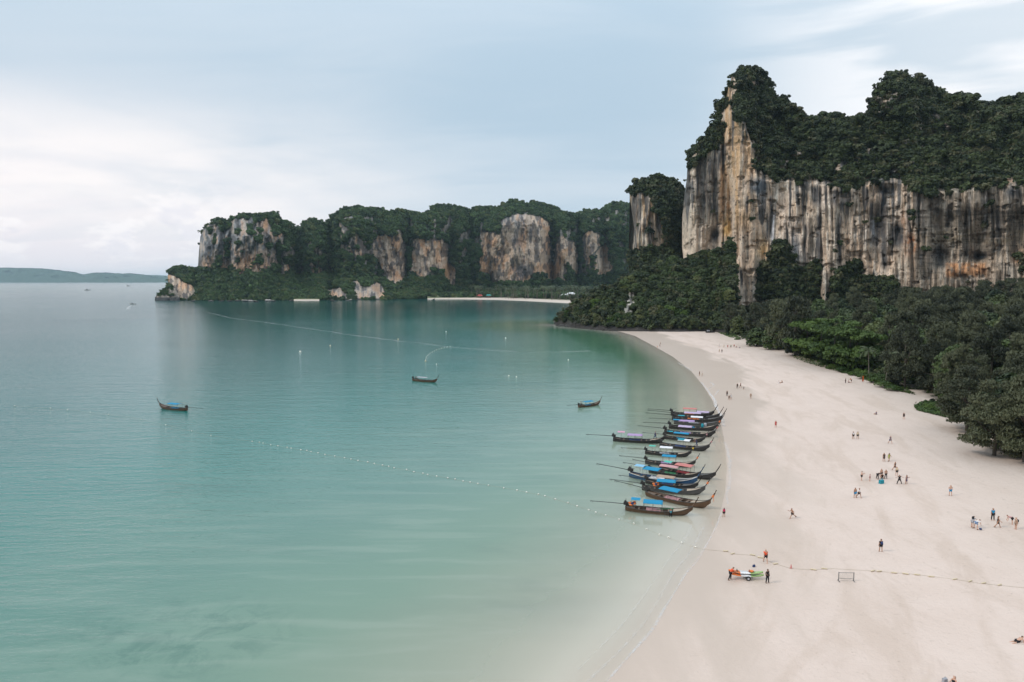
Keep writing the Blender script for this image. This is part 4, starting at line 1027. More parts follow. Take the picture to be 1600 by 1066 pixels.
# ---- coconut palms
def palm_meshes(seed, nf, leafl, H):
    r2 = random.Random(seed); m = MB(); tops = (H * .12, 0, H)
    for k in range(nf):
        az = k * 2.399 + r2.uniform(-.2, .2); el_ = r2.uniform(-.25, 1.2) ; Lf = r2.uniform(.85, 1.1) * leafl
        pts = []; px_, pz_ = 0.0, 0.0; e = el_
        for q_ in range(8):
            pts.append((px_, pz_)); px_ += math.cos(e) * Lf / 7; pz_ += math.sin(e) * Lf / 7; e -= .26
        ca, sa = math.cos(az), math.sin(az)
        P3 = [Vector((tops[0] + a * ca, tops[1] + a * sa, tops[2] + b)) for a, b in pts]
        sdv = Vector((-sa, ca, 0))
        for q_ in range(7):
            w0 = math.sin(math.pi * (q_ + .3) / 8) * .62 + .05
            for sgn in (-1, 1):
                for u_ in (0, .5):
                    p0 = P3[q_].lerp(P3[q_ + 1], u_); p1 = P3[q_].lerp(P3[q_ + 1], u_ + .36)
                    tip = p0.lerp(P3[q_ + 1], .9) + sdv * sgn * w0 + Vector((0, 0, -.42 * w0))
                    m.add([p0, p1, tip], [(0, 1, 2)])
    t_ = MB(); t_.tube([(0, 0, -1), (0, 0, 0), (H * .02, 0, H * .35), (H * .07, 0, H * .7), tops], [.3, .22, .16, .14, .12], 6)
    cm = m.mesh('crown'); cm.materials.append(L_PALM); tm = t_.mesh('trunk', True); tm.materials.append(mat('palm_bark', (.16, .135, .11), .85, .3, 4)); return cm, tm
PALMS = [palm_meshes(s_2, 22, 4.4, 10) for s_2 in (1, 2, 3)]
def palm(x, y, z, s, label, group=None, sz=None):
    cm, tm = random.choice(PALMS); o = empty('coconut_palm', (x, y, z), random.uniform(0, 6.28)); o.scale = (s, s, sz or s); tag(o, label, 'palm', group)
    for n_, me in (('crown', cm), ('trunk', tm)):
        a = bpy.data.objects.new(n_, me); C.objects.link(a); a.parent = o
x, y, z = ground(1362, 592); palm(x, y + 2, z, .95, 'coconut palm with a clear thin trunk behind the bright shrubs')
x, y, z = ground(1394, 602); palm(x, y + 4, z, .9, 'shorter coconut palm right of the clear trunked palm')
r_ = np.random.RandomState(55)
for i in range(75):
    px = r_.uniform(735, 905) if i < 55 else r_.uniform(880, 960); Yd = float(interp([(655, 1290), (700, 1320), (760, 1300), (830, 1215), (900, 1140), (1040, 1080)], px)) + r_.uniform(0, 70)
    palm((px - 800) / F * Yd, Yd, 2.2, r_.uniform(1.5, 2.3), 'tall slim palm in the grove behind the far beach', 'palms behind the far beach', r_.uniform(1.5, 2.2))

# ---- creeper ground cover at the edge of the sand
def creeper(name, label, poly_px, n, seed, hgt_=.25):
    r_ = np.random.RandomState(seed); xs_ = [a for a, b in poly_px]; ys_ = [b for a, b in poly_px]
    a = r_.uniform(min(xs_), max(xs_), n * 3); b = r_.uniform(min(ys_), max(ys_), n * 3)
    wob = (fbm(a / 5, b / 3, seed) - .5) * 8; ok = inpoly(a + wob, b + wob * .4, poly_px); a, b = a[ok][:n], b[ok][:n]
    z = 1.5; 
    for _ in range(3): x_, y_ = flat(a, b, z); z = hgt(x_, y_)
    nn = len(a); N = r_.normal(size=(nn, 3)) * .45 + np.array([0, 0, 1]); N /= np.linalg.norm(N, axis=1)[:, None]
    V = leaf_quads(np.stack([x_, y_, z + r_.uniform(.05, hgt_, nn)], 1), N, .20, 1.2, r_)
    me = np_mesh(name, V, np.arange(nn * 4).reshape(-1, 4), {'tint': np.repeat(r_.uniform(0, 1, nn), 4)}, smooth=False)
    tag(link(name, me, None, [L_GREEN]), label, None, None, 'stuff')
creeper('ground_cover', 'bright creeper spreading from the shrubs onto the sand below the palms', [(1240, 553), (1262, 556), (1300, 565), (1345, 578), (1400, 598), (1432, 618), (1405, 612), (1370, 600), (1340, 589), (1300, 579), (1262, 568), (1238, 559)], 11000, 61, .5)
creeper('ground_cover', 'patch of bright creeper on the sand under the near trees', [(1426, 634), (1445, 626), (1480, 632), (1520, 645), (1518, 660), (1490, 655), (1455, 647), (1432, 641)], 7000, 62, .4)
creeper('ground_cover', 'small patch of creeper at the far end of the sand', [(1118, 517), (1132, 517), (1150, 522), (1156, 528), (1142, 528), (1124, 521)], 2500, 63)
# ================================================================== BOATS
WOODS = {'black': mat('tarred_wood', (0.028, 0.025, 0.024), .55, .3, 3), 'brown': mat('varnished_wood', (0.10, 0.055, 0.03), .5, .35, 3), 'grey': mat('weathered_wood', (0.085, 0.08, 0.075), .7, .3, 3),
         'blue': mat('blue_hull_paint', (0.03, 0.08, 0.16), .5, .3, 3), 'pale': mat('pale_deck_wood', (0.34, 0.27, 0.20), .7, .25, 4), 'inner': mat('inner_wood', (0.15, 0.10, 0.065), .7, .35, 4),
         'white': mat('white_boat_paint', (0.6, 0.58, 0.54), .5, .15, 3)}
IRON = mat('engine_iron', (0.045, 0.042, 0.04), .5, .4, 12, metal=.4); SHAFT = mat('shaft_steel', (0.05, 0.05, 0.05), .45, .2, 5, metal=.5)
CLOTH = {k: mat('cloth_' + k, c, .8, .14, 2.5, bump=.02) for k, c in dict(blue=(0.008, 0.21, 0.37), teal=(0.015, 0.24, 0.30), white=(0.66, 0.65, 0.66), pink=(0.56, 0.26, 0.36), salmon=(0.48, 0.17, 0.15), violet=(0.36, 0.24, 0.42), lilac=(0.42, 0.33, 0.46),
            rose=(0.50, 0.27, 0.27), tan=(0.36, 0.25, 0.18), orange=(0.70, 0.19, 0.05), yellow=(0.72, 0.48, 0.06), green=(0.06, 0.25, 0.12), red=(0.45, 0.04, 0.05), navy=(0.02, 0.04, 0.12), grey=(0.33, 0.33, 0.35), skyblue=(0.22, 0.42, 0.58), mint=(0.08, 0.42, 0.33), cream=(0.62, 0.52, 0.36)).items()}
ST = np.linspace(0, 1, 15)
HB = np.interp(ST, [0, .08, .3, .55, .75, .88, .96, 1], [.42, .62, .88, .92, .74, .45, .18, .05])
SZ_K = .9; KZ = np.interp(ST, [0, .1, .5, .8, .92, 1], [-.10, -.32, -.38, -.30, .05, .75])
SZ = np.interp(ST, [0, .15, .5, .75, .9, 1], [.74, .54, .44, .60, .95, 1.48])
def bx_(t): return -5.0 + 10.2 * t
def hull_loop(i):
    x = bx_(ST[i]); w, k, s = HB[i], KZ[i], SZ[i]; fl = max(k + .16, min(.12, s - .3)); ti = .06 * min(1, w / .3)
    rake = .55 * (ST[i] > .9) * (ST[i] - .9) / .1
    return [(x, w, s), (x - rake * .2, w * .86, s * .35 + k * .65 + .05), (x - rake * .5, w * .12, k), (x - rake * .5, -w * .12, k), (x - rake * .2, -w * .86, s * .35 + k * .65 + .05), (x, -w, s),
            (x, -w + ti, s), (x, -(w - ti) * .75, fl), (x, (w - ti) * .75, fl), (x, w - ti, s)]
def hull_mesh(m_):
    m = MB(); rows = [hull_loop(i) for i in range(15)]; n = 10; vs = [p for r in rows for p in r]; fs = []
    for i in range(14):
        for k in range(n): fs.append((i * n + k, i * n + (k + 1) % n, (i + 1) * n + (k + 1) % n, (i + 1) * n + k))
    fs += [(0, 9, 6, 5), (0, 5, 4, 3, 2, 1), (9, 8, 7, 6)]
    m.add(vs, fs); me = m.mesh('hull'); me.materials.append(m_); return me
CACHE = {}
def cached(key, fn):
    if key not in CACHE: CACHE[key] = fn()
    return CACHE[key]
def part(name, me, par, loc=(0, 0, 0)):
    o = bpy.data.objects.new(name, me); C.objects.link(o); o.parent = par; o.location = loc; return o
def mk(name, key, matl, fn, smooth=False):
    def f():
        m = MB(); fn(m); me = m.mesh(name, smooth); me.materials.append(matl); return me
    return cached((name, key, matl.name), f)
def f_gun(sg):
    def f(m): m.tube([(bx_(ST[i]), sg * (HB[i] + .01), SZ[i] + .03) for i in range(15)], .045, 5)
    return f
def f_deck(m):
    idx = [10, 11, 12, 13]; rows = [[(bx_(ST[i]), y * (HB[i] - .03), SZ[i] - .02 + .05 * (1 - y * y)) for y in (-1, -.5, 0, .5, 1)] for i in idx]; m.grid(rows, .04)
def f_stern(m):
    rows = [[(bx_(ST[i]), y * (HB[i] - .05), SZ[i] - .12) for y in (-1, 0, 1)] for i in (0, 1, 2)]; m.grid(rows, .05)
def f_plank(m): m.box(-.14, .14, -.80, .80, -.02, .02)
def f_canopy(Lc, wc):
    def f(m): m.grid([[(x, y * wc, .10 * (1 - y * y) - .03 * abs(math.sin(x * 3)) ) for y in (-1, -.6, -.2, .2, .6, 1)] for x in np.linspace(-Lc / 2, Lc / 2, 9)], .03)
    return f
def f_frame(Lc, wc):
    def f(m):
        for x in (-Lc / 2 + .1, 0, Lc / 2 - .1): m.tube([(x, -wc + .04, -.05), (x, 0, .05), (x, wc - .04, -.05)], .022, 4)
    return f
def f_engine(m):
    m.box(-.42, .30, -.20, .20, .10, .52); m.box(-.30, .05, -.15, .15, .52, .68); m.tube([(.30, 0, .32), (.36, 0, .32)], .21, 10); m.tube([(-.1, .2, .45), (-.1, .38, .62), (-.1, .38, .92)], .035, 6)
    m.tube([(.0, 0, -.25), (0, 0, .12)], .07, 6); m.tube([(.3, .05, .5), (.95, .06, .75), (1.35, .06, .72)], .022, 5); m.box(-.1, .22, -.24, -.16, .2, .45); m.ell((-.18, 0, .74), (.13, .1, .08), 6, 4)
def f_shaft(m): m.tube([(-.4, 0, .30), (-2.4, 0, .36), (-5.6, 0, .40)], [.06, .05, .045], 6)
def f_prop(m):
    m.tube([(-5.55, 0, .40), (-5.78, 0, .40)], [.05, .02], 6)
    for a in (0, 2.09, 4.19):
        c, s = math.cos(a), math.sin(a); m.add([(-5.62, 0, .40), (-5.6, .17 * c - .05 * s, .40 + .17 * s + .05 * c), (-5.68, .17 * c + .05 * s, .40 + .17 * s - .05 * c)], [(0, 1, 2)])
    m.tube([(-5.2, 0, .40), (-5.45, 0, .16)], .02, 4)
def f_prow(m): m.tube([(4.55, 0, .55), (4.95, 0, 1.15), (5.35, 0, 1.75), (5.75, 0, 2.45), (5.98, 0, 2.95)], [.09, .10, .09, .085, .10], 6, flatz=1.0)
def f_ribbon(m):
    for k, (a, b) in enumerate(((5.46, 1.92), (5.53, 2.04), (5.60, 2.17))):
        m.tube([(a - .02, 0, b - .05), (a + .02, 0, b + .05)], .16 - .01 * k, 7)
    for k in range(5):
        y = -.12 + .06 * k; m.grid([[(5.50 + .10 + .03 * math.sin(k + j), y - .025, 2.0 - j * .22), (5.5 + .10 + .03 * math.sin(k + j), y + .03, 2.0 - j * .22)] for j in range(4 + k % 2)], .008)
def longtail(sx_, sy_, bx2, by2, hull, canopy, label, cx_=(.28, .56), ch=1.75, ribbon=None, stern=None, cloth=None, shaft=True, deck='pale', prow=None, wc=.95, roll=0, lscale=None, ):
    x0, y0 = flat(sx_, sy_); x1, y1 = flat(bx2, by2); L = math.hypot(x1 - x0, y1 - y0); sc = L / 9.6 if lscale is None else lscale
    az = math.atan2(y1 - y0, x1 - x0); cx0 = x0 + math.cos(az) * 5.0 * sc; cy0 = y0 + math.sin(az) * 5.0 * sc
    o = empty('longtail_boat', (float(cx0), float(cy0), 0), az); o.rotation_euler[0] = roll; o.scale = (sc, max(sc, .85), max(sc, .85))
    tag(o, label, 'boat', 'longtail boats')
    hm = WOODS[hull]; h = part('hull', cached(('hull', hull), lambda: hull_mesh(hm)), o)
    trim = WOODS['white'] if hull == 'blue' else WOODS['grey']
    for sg in (-1, 1): part('gunwale', mk('gunwale', sg, trim, f_gun(sg), True), h)
    part('bow_deck', mk('bow_deck', 0, WOODS[deck], f_deck), o); part('stern_deck', mk('stern_deck', 0, WOODS['inner'], f_stern), o)
    for k, xx in enumerate((-2.9, -1.6, -.5, .6, 1.6)): part('bench', mk('bench', 0, WOODS['inner'], f_plank), o, (xx, 0, .42))
    en = part('engine', mk('engine', 0, IRON, f_engine), o, (-4.85, 0, .80))
    if shaft:
        s_ = part('propeller_shaft', mk('propeller_shaft', 0, SHAFT, f_shaft, True), o, (-4.75, 0, .72)); s_.rotation_euler[2] = random.uniform(-.05, .05); s_.rotation_euler[1] = random.uniform(-.03, .04)
        part('propeller', mk('propeller', 0, SHAFT, f_prop), s_)
    part('prow_post', mk('prow_post', 0, WOODS[prow or ('brown' if hull == 'brown' else hull)], f_prow, True), o)
    if ribbon: part('ribbon', mk('ribbon', ribbon, CLOTH[ribbon], f_ribbon), o)
    if canopy:
        a, b = cx_; Lc = (b - a) * 10.2; xm = bx_((a + b) / 2)
        cn = part('canopy', mk('canopy', round(Lc, 2), CLOTH[canopy], f_canopy(Lc, wc), True), o, (xm, 0, ch)); part('canopy_frame', mk('canopy_frame', round(Lc, 2), WOODS['grey'], f_frame(Lc, wc)), cn)
        for x in (-Lc / 2 + .1, 0, Lc / 2 - .1):
            for y in (-wc + .05, wc - .05):
                def fp(m, y=y): m.tube([(0, 0, .62 - ch), (0, 0, -.04)], .025, 5)
                part('canopy_post', mk('canopy_post', ch, WOODS['grey'], fp), o, (xm + x, y, ch))
    if stern:
        def fs_(m): m.grid([[(x, y, .06 * (1 - y * y / .4)) for y in (-.6, -.2, .2, .6)] for x in (-.7, 0, .7)], .025)
        sa = part('stern_awning', mk('stern_awning', 0, CLOTH[stern], fs_), o, (-3.4, 0, 1.95))
        def fq(m): m.tube([(0, 0, -1.4), (0, 0, 0)], .025, 5)
        part('awning_pole', mk('awning_pole', 0, WOODS['grey'], fq), sa)
    if cloth:
        def fc(m): m.grid([[(x, y, .10 + .05 * math.sin(x * 7 + y * 5) - .1 * y * y) for y in (-.6, -.2, .2, .6)] for x in np.linspace(-1.1, 1.1, 8)], .05)
        part('seat_cover', mk('seat_cover', 0, CLOTH[cloth], fc), o, (-.7 if canopy else .3, 0, .44))
    return o
BO = {}
BO['A'] = longtail(977, 797, 1076, 805, 'brown', 'blue', 'nearest boat of the moored row, brown hull, blue canopy and a boarding ladder', (.27, .56), 1.7, stern='blue', cloth='rose', roll=R(2))
BO['B'] = longtail(1010, 774, 1104, 795, 'brown', 'blue', 'second nearest boat of the row, long brown hull, blue canopy, orange tipped prow', (.24, .54), 1.75, ribbon='orange', cloth='rose')
BO['C'] = longtail(1003, 765, 1096, 773, 'grey', 'blue', 'boat with a blue canopy and orange life jackets heaped behind it', (.24, .54), 1.85, ribbon='orange', cloth='orange')
BO['D'] = longtail(1009, 755, 1086, 765, 'black', 'tan', 'black boat with the only tan canopy', (.22, .56), 1.85, cloth='navy', deck='grey')
BO['E'] = longtail(984, 745, 1083, 760, 'blue', 'blue', 'blue hulled boat with a blue canopy, furthest out of its cluster', (.22, .46), 1.75, stern='skyblue', cloth='white', deck='grey')
BO['F'] = longtail(1014, 738, 1090, 748, 'black', 'rose', 'boat with a pale rose canopy over a green tarpaulin', (.22, .58), 1.8, cloth='green')
BO['G'] = longtail(1031, 736, 1113, 750, 'black', 'salmon', 'black boat with a salmon pink canopy and a tall plain dark prow', (.30, .60), 1.85, stern='mint', cloth='red', deck='grey')
BO['H'] = longtail(1008, 724, 1082, 730, 'black', 'blue', 'boat with a high blue canopy and orange ribbons, alone between two gaps', (.34, .62), 2.0, ribbon='orange', cloth='violet')
BO['I'] = longtail(1008, 709, 1076, 714, 'black', 'white', 'black boat with a plain white canopy and yellow ribbons', (.32, .60), 1.85, ribbon='yellow', stern='mint', cloth='grey')
BO['J'] = longtail(1031, 697, 1104, 705, 'black', 'white', 'black boat with a half teal half white canopy', (.38, .62), 1.85, ribbon='rose', cloth='navy', deck='grey')
BO['K'] = longtail(1037, 685, 1098, 691, 'black', 'blue', 'boat with a blue canopy and blue side cloth beside the lone violet canopy boat', (.25, .62), 1.8, ribbon='rose', stern='teal', cloth='blue')
BO['L'] = longtail(958, 689, 1034, 693, 'black', 'violet', 'boat lying apart on the seaward side, violet canopy, man standing on its bow', (.28, .57), 1.5, stern='pink', cloth='navy')
BO['M'] = longtail(1038, 677, 1113, 683, 'black', 'lilac', 'boat with a narrow lilac canopy between the violet and blue ones', (.28, .55), 1.8, ribbon='salmon', cloth='violet')
BO['N'] = longtail(1045, 669, 1117, 673, 'black', 'violet', 'boat with a wide violet canopy and covered drums on its bow', (.20, .53), 1.85, stern='blue', ribbon='orange', cloth='blue')
BO['O'] = longtail(1053, 662, 1122, 666, 'grey', 'white', 'grey boat with a white canopy near the far end of the row', (.36, .62), 1.85, stern='teal', cloth='grey', deck='grey')
BO['P'] = longtail(1050, 656, 1124, 660, 'black', 'lilac', 'boat with a long pale lilac canopy, third from the far end of the row', (.24, .58), 1.75, cloth='orange', deck='grey')
BO['R'] = longtail(1050, 652, 1120, 656, 'black', 'lilac', 'boat with a short violet canopy close to its bow, second from the far end', (.52, .78), 1.6, cloth=None, deck='grey')
BO['Q'] = longtail(1048, 648, 1112, 651, 'black', 'salmon', 'farthest boat of the moored row, with a faded salmon canopy', (.28, .60), 1.75, cloth='orange', deck='grey')
BO['S'] = longtail(292, 642, 257, 638.6, 'brown', 'blue', 'lone boat far out on the left, white edged hull, bright blue canopy, red deck', (.25, .62), 1.65, deck='brown', cloth='blue', lscale=1.0, prow='brown')
BO['T'] = longtail(645, 595, 681, 598, 'brown', 'grey', 'lone boat with a grey canopy anchored in the middle of the bay', (.22, .62), 1.5, shaft=False, lscale=None)
BO['U'] = longtail(904, 637, 936, 632.5, 'brown', 'blue', 'lone boat with a bright blue canopy off the end of the moored row', (.22, .62), 1.65, deck='brown', cloth='blue')
# half of one canopy is teal
o_ = BO['J']; 
def fhalf(m): m.grid([[(x, y * .80, .12 * (1 - y * y)) for y in (-1, -.5, 0, .5, 1)] for x in (-.62, 0, .62)], .02)
part('canopy_patch', mk('canopy_patch', 0, CLOTH['teal'], fhalf, True), o_, (bx_(.44), 0, 1.90))
# ladder of the nearest boat
def flad(m):
    for y in (0, .55): m.tube([(y, 0, -1.0), (y, .18, .15)], .03, 5)
    for k in range(4): m.tube([(0, .04 * k, -.8 + .27 * k), (.55, .04 * k, -.8 + .27 * k)], .025, 5)
l_ = part('ladder', mk('ladder', 0, WOODS['grey'], flad), BO['A'], (1.0, -1.12, .62))
def fpad(m): m.tube([(0, 0, 0), (1.9, .25, .12)], .05, 5); m.ell((2.2, .29, .14), (.35, .03, .1), 6, 4)
# things lying in the boats
def on_boat(o, x, y, z): return o.matrix_basis @ Vector((x, y, z))
def loose(name, fn, matl, b, loc, label, cat, group=None, smooth=True, sc=1, rz=None):
    m = MB(); fn(m); ob = m.build(name, matl, None, smooth); ob.location = on_boat(BO[b], *loc); ob.rotation_euler = (0, 0, BO[b].rotation_euler[2] if rz is None else rz); ob.scale = (sc,) * 3; return tag(ob, label, cat, group)
loose('paddle', fpad, CLOTH['green'], 'A', (-.2, -.3, .66), 'green paddle lying in the nearest boat', 'paddle')
def fbundle(m):
    rr = random.Random(4)
    for k in range(9): m.cur = k % 2; m.ell((rr.uniform(-.45, .45), rr.uniform(-.35, .35), .18 + .12 * (k % 3)), (.28, .2, .16), 7, 5)
m = MB(); fbundle(m); ob = m.build('life_jacket_bundle', (CLOTH['orange'], CLOTH['navy']), None, True); ob.location = on_boat(BO['A'], -3.9, 0, .85); tag(ob, 'bundle of orange and navy life jackets on the stern of the nearest boat', 'life jackets')
m = MB(); fbundle(m); ob = m.build('life_jacket_bundle', (CLOTH['orange'], CLOTH['navy']), None, True); ob.location = on_boat(BO['C'], -2.7, 0, .8); tag(ob, 'heap of orange life jackets behind a blue canopy in the third boat', 'life jackets')
def fdrum(m): m.tube([(0, 0, 0), (0, 0, .1), (0, 0, .75), (0, 0, .85)], [.28, .32, .32, .2], 10)
loose('drum', fdrum, CLOTH['grey'], 'N', (2.6, .15, .72), 'grey drum standing on the bow of the wide violet canopy boat', 'drum')
loose('drum', fdrum, CLOTH['teal'], 'N', (2.0, -.2, .62), 'teal drum beside the grey drum on the violet canopy boat', 'drum')
def ffloat(m): m.tube([(0, 0, 0), (0, 0, .12)], .26, 10)

# ---- buoy line with its floats: from the sea, past the boats, across the sand
FLW = mat('float_white', (0.78, 0.74, 0.66), .5, .08, 8); FLY = mat('float_yellow', (0.60, 0.50, 0.34), .55, .15, 8); ROPE = mat('rope', (0.42, 0.36, 0.26), .9, .2, 9)
LP = [(20, 634), (100, 640), (205, 652), (270, 667), (330, 681), (400, 691), (450, 700), (500, 709), (560, 720), (620, 732), (680, 744), (740, 755), (790, 763), (850, 775), (905, 792), (955, 808), (1000, 823), (1050, 843), (1078, 853), (1100, 859)]
LB = [(1100, 859), (1134, 862), (1145, 866), (1175, 868), (1188, 872), (1210, 881), (1236, 889), (1270, 891), (1300, 889), (1370, 893), (1430, 898), (1493, 906), (1530, 912), (1600, 919), (1660, 926)]
def path3(pts, onland):
    out_ = []
    for a, b in pts:
        if onland: x, y, z = ground(a, b); out_.append(Vector((x, y, z + .04)))
        else: x, y = flat(a, b); out_.append(Vector((float(x), float(y), .04)))
    return out_
root = empty('buoy_line', path3([LP[-1]], False)[0]); tag(root, 'long rope of small white floats crossing the shallow water towards the boats', 'buoy line')
def polytube(m, P, r, n=4):
    m.tube(P, r, n)
inv = Matrix.Translation(-root.location)
P = [inv @ q for q in path3(LP, False)]; m = MB(); polytube(m, P, .009); m.build('rope', ROPE, root)
fl = mk('float', 'w', FLW, lambda m: m.ell((0, 0, 0), (.15, .11, .11), 8, 6), True)
r_ = random.Random(9); Ld = np.cumsum([0] + [(P[i + 1] - P[i]).length for i in range(len(P) - 1)]); sdist_ = 1.0
px_of = []
while sdist_ < Ld[-1]:
    i = min(np.searchsorted(Ld, sdist_) - 1, len(P) - 2); f_ = (sdist_ - Ld[i]) / (Ld[i + 1] - Ld[i]); q = P[i].lerp(P[i + 1], f_)
    yw = q.y + root.location.y
    part('float', fl, root, (q.x + r_.uniform(-.15, .15), q.y + r_.uniform(-.2, .2), .03)).rotation_euler[2] = r_.uniform(0, 3)
    sdist_ += r_.uniform(1.2, 2.8) * (1.0 if q.x + root.location.x > -68 else 5.0)
P3 = path3(LB, True); root2 = empty('mooring_line', P3[0]); tag(root2, 'thin rope with yellow floats lying across the sand in front of the kayaks', 'rope line')
inv2 = Matrix.Translation(-root2.location); P = [inv2 @ q for q in P3]; m = MB(); m.tube(P, .014, 4); m.build('rope', ROPE, root2)
fy = mk('float', 'y', FLY, lambda m: m.tube([(-.35, 0, 0), (-.25, 0, 0), (.25, 0, 0), (.35, 0, 0)], [.03, .075, .075, .03], 8), True)
for a, b in ((1134, 862), (1145, 866), (1176, 868), (1188, 872), (1212, 882), (1271, 891), (1288, 889.5), (1364, 893), (1374, 893.5), (1397, 896), (1415, 897.5), (1433, 899), (1455, 902), (1492, 906), (1516, 909), (1537, 912), (1562, 915)):
    x, y, z = ground(a, b); part('float', fy, root2, Vector((x, y, z + .10)) - root2.location).rotation_euler[2] = r_.uniform(-.5, .5)
x, y, z = ground(1236, 888)
def fcone(m): m.tube([(0, 0, 0), (0, 0, .04), (0, 0, .5)], [.2, .12, .03], 8)
m = MB(); fcone(m); ob = m.build('marker_cone', CLOTH['salmon'], None, True); ob.location = (x, y, z); tag(ob, 'small faded red marker standing on the rope line', 'marker')
# single buoys
def buoy(px, py, s, col, label):
    x, y = flat(px, py); m = MB(); m.ell((0, 0, .25), (.45, .45, .45), 10, 8); m.tube([(0, 0, .6), (0, 0, .95)], [.1, .05], 6); ob = m.build('buoy', col, None, True); ob.location = (float(x), float(y), 0); ob.scale = (s,) * 3; tag(ob, label, 'buoy')
for a in ((469, 551, 1.2, FLW, 'round white buoy alone on the left of the bay'), (516, 541, .9, FLY, 'small orange buoy right of the round white one'), (622, 531, .9, FLY, 'small yellowish buoy near the middle of the wake line'),
          (697, 519, .9, FLW, 'small pale buoy behind the wake line'), (790, 529, .9, FLW, 'small white buoy in front of the rocky point'), (665, 565, .8, FLY, 'end buoy of the curved float string'), (682, 570, .6, FLW, 'tiny white buoy beside the end of the curved string'),
          (795, 588, .6, FLW, 'left one of two tiny white floats in mid bay'), (807, 590, .6, FLW, 'right one of two tiny white floats in mid bay'), (888, 563, .6, FLW, 'tiny white float near the bright green water')): buoy(*a)
CP = [(665, 564), (666, 558), (672, 552), (682, 547), (694, 543), (708, 541)]
P3 = path3(CP, False); root3 = empty('float_string', P3[0]); tag(root3, 'short curved string of pale floats behind the grey canopy boat', 'float string'); P = [q - root3.location for q in P3]
m = MB(); m.tube(P, .03, 4); m.build('rope', ROPE, root3)
for i in range(len(P) - 1):
    for f_ in (0, .33, .66): q = P[i].lerp(P[i + 1], f_); part('float', fl, root3, (q.x, q.y, .05)).scale = (1.3,) * 3

# ---- small craft far away
def speedboat(px, py, s, rz, label):
    x, y = flat(px, py); o = empty('motor_boat', (float(x), float(y), 0), rz); o.scale = (s,) * 3; tag(o, label, 'boat')
    m = MB(); rows = []
    for t_, w_, k_, z_ in ((0, .9, -.2, .8), (.4, 1.1, -.3, .85), (.75, .8, -.2, 1.0), (.95, .25, .2, 1.2), (1, .03, .7, 1.25)): rows.append([(-4 + 8 * t_, w_, z_), (-4 + 8 * t_, w_ * .7, k_ * .3), (-4 + 8 * t_, 0, k_), (-4 + 8 * t_, -w_ * .7, k_ * .3), (-4 + 8 * t_, -w_, z_)])
    m.grid(rows); m.grid([[r[0], (r[0][0], 0, r[0][2] + .02), r[4]] for r in rows]); m.add([rows[0][i] for i in range(5)], [(0, 1, 2, 3, 4)]); m.build('hull', WOODS['white'], o)
    m = MB(); m.box(-1.2, 1.3, -.7, .7, .85, 1.9); m.box(-1.6, 1.6, -.85, .85, 1.9, 2.0); m.build('cabin', CLOTH['grey'], o)
    m = MB(); m.box(-4.5, -4.0, -.25, .25, .1, 1.2); m.build('outboard_motor', IRON, o)
speedboat(207, 475.5, 1.0, R(200), 'small boat running with a white wake left of the headland')
speedboat(200, 447.5, 3.2, R(175), 'white ferry raising spray far out near the island')
speedboat(136, 454, 2.6, R(180), 'dark small boat far out on the pale water')
FOAM, t, out = new_mat('foam'); co = t.node('ShaderNodeTexCoord').outputs['Object']
n = t.noise(co, 1.7, 5, .7); a_ = t.node('ShaderNodeAttribute', attribute_name='fade').outputs['Fac']
df = t.node('ShaderNodeBsdfDiffuse', inp={'Color': (.72, .71, .70, 1)}); tr = t.node('ShaderNodeBsdfTransparent')
mxx = t.node('ShaderNodeMixShader', inp={0: t.math('MULTIPLY', t.smooth(n, .30, .78), a_)}); t.l.new(tr.outputs[0], mxx.inputs[1]); t.l.new(df.outputs[0], mxx.inputs[2]); t.l.new(mxx.outputs[0], out.inputs[0])
def ribbon(label, pts, wfn, fade, z=.03, seed=1, step=1.5, land=False, name='foam'):
    """thin foam lying on the surface along a line"""
    P = [np.array(flat(a, b)) for a, b in pts]; S = [0]
    for i in range(len(P) - 1): S.append(S[-1] + np.linalg.norm(P[i + 1] - P[i]))
    n_ = max(8, int(S[-1] / step)); s = np.linspace(0, S[-1], n_); X = np.interp(s, S, [p[0] for p in P]); Y = np.interp(s, S, [p[1] for p in P])
    k = np.ones(9) / 9 if n_ > 30 else np.ones(1); pad = len(k) // 2
    if pad: X = np.convolve(np.pad(X, pad, 'edge'), k, 'valid'); Y = np.convolve(np.pad(Y, pad, 'edge'), k, 'valid')
    tx = np.gradient(X); ty = np.gradient(Y); l = np.hypot(tx, ty); nx, ny = -ty / l, tx / l
    wob = (fbm(s / 9, seed + 0 * s, seed, 3) - .5) * 2.4; w_ = wfn(s / S[-1]) * (.25 + 1.5 * fbm(s / 5, seed + 3 + 0 * s, seed + 5, 3))
    c = [(-1, 0), (-.35, 1), (.35, 1), (1, 0)]; V = []; Fd = []
    for q, a in c:
        xx = X + nx * (wob * wfn(s / S[-1]) + q * w_); yy = Y + ny * (wob * wfn(s / S[-1]) + q * w_)
        zz = (np.maximum(hgt(xx, yy), 0) if land else 0) + z; V.append(np.stack([xx, yy, zz + 0 * xx], 1)); Fd.append(np.full(n_, a * fade) * (.3 + 1.0 * fbm(s / 14, 5 + 0 * s, seed + 8, 3)))
    V = np.stack(V, 1).reshape(-1, 3); Fd = np.stack(Fd, 1).ravel()
    tag(link(name, np_mesh(name, V, gridfaces(n_, 4), {'fade': Fd}), None, [FOAM]), label, None, None, 'stuff')
ribbon('thin foam line of a boat wake running across the bay', [(318, 487), (360, 497), (430, 506), (500, 516), (560, 525), (640, 535), (720, 544), (800, 550), (860, 552), (930, 548)], lambda u: 1.6 + 0 * u, .42, seed=2, step=3)
ribbon('churned foam behind the small running boat', [(208, 476), (203, 480), (196, 484)], lambda u: 1.5 + 2 * u, .9, seed=3, step=2)
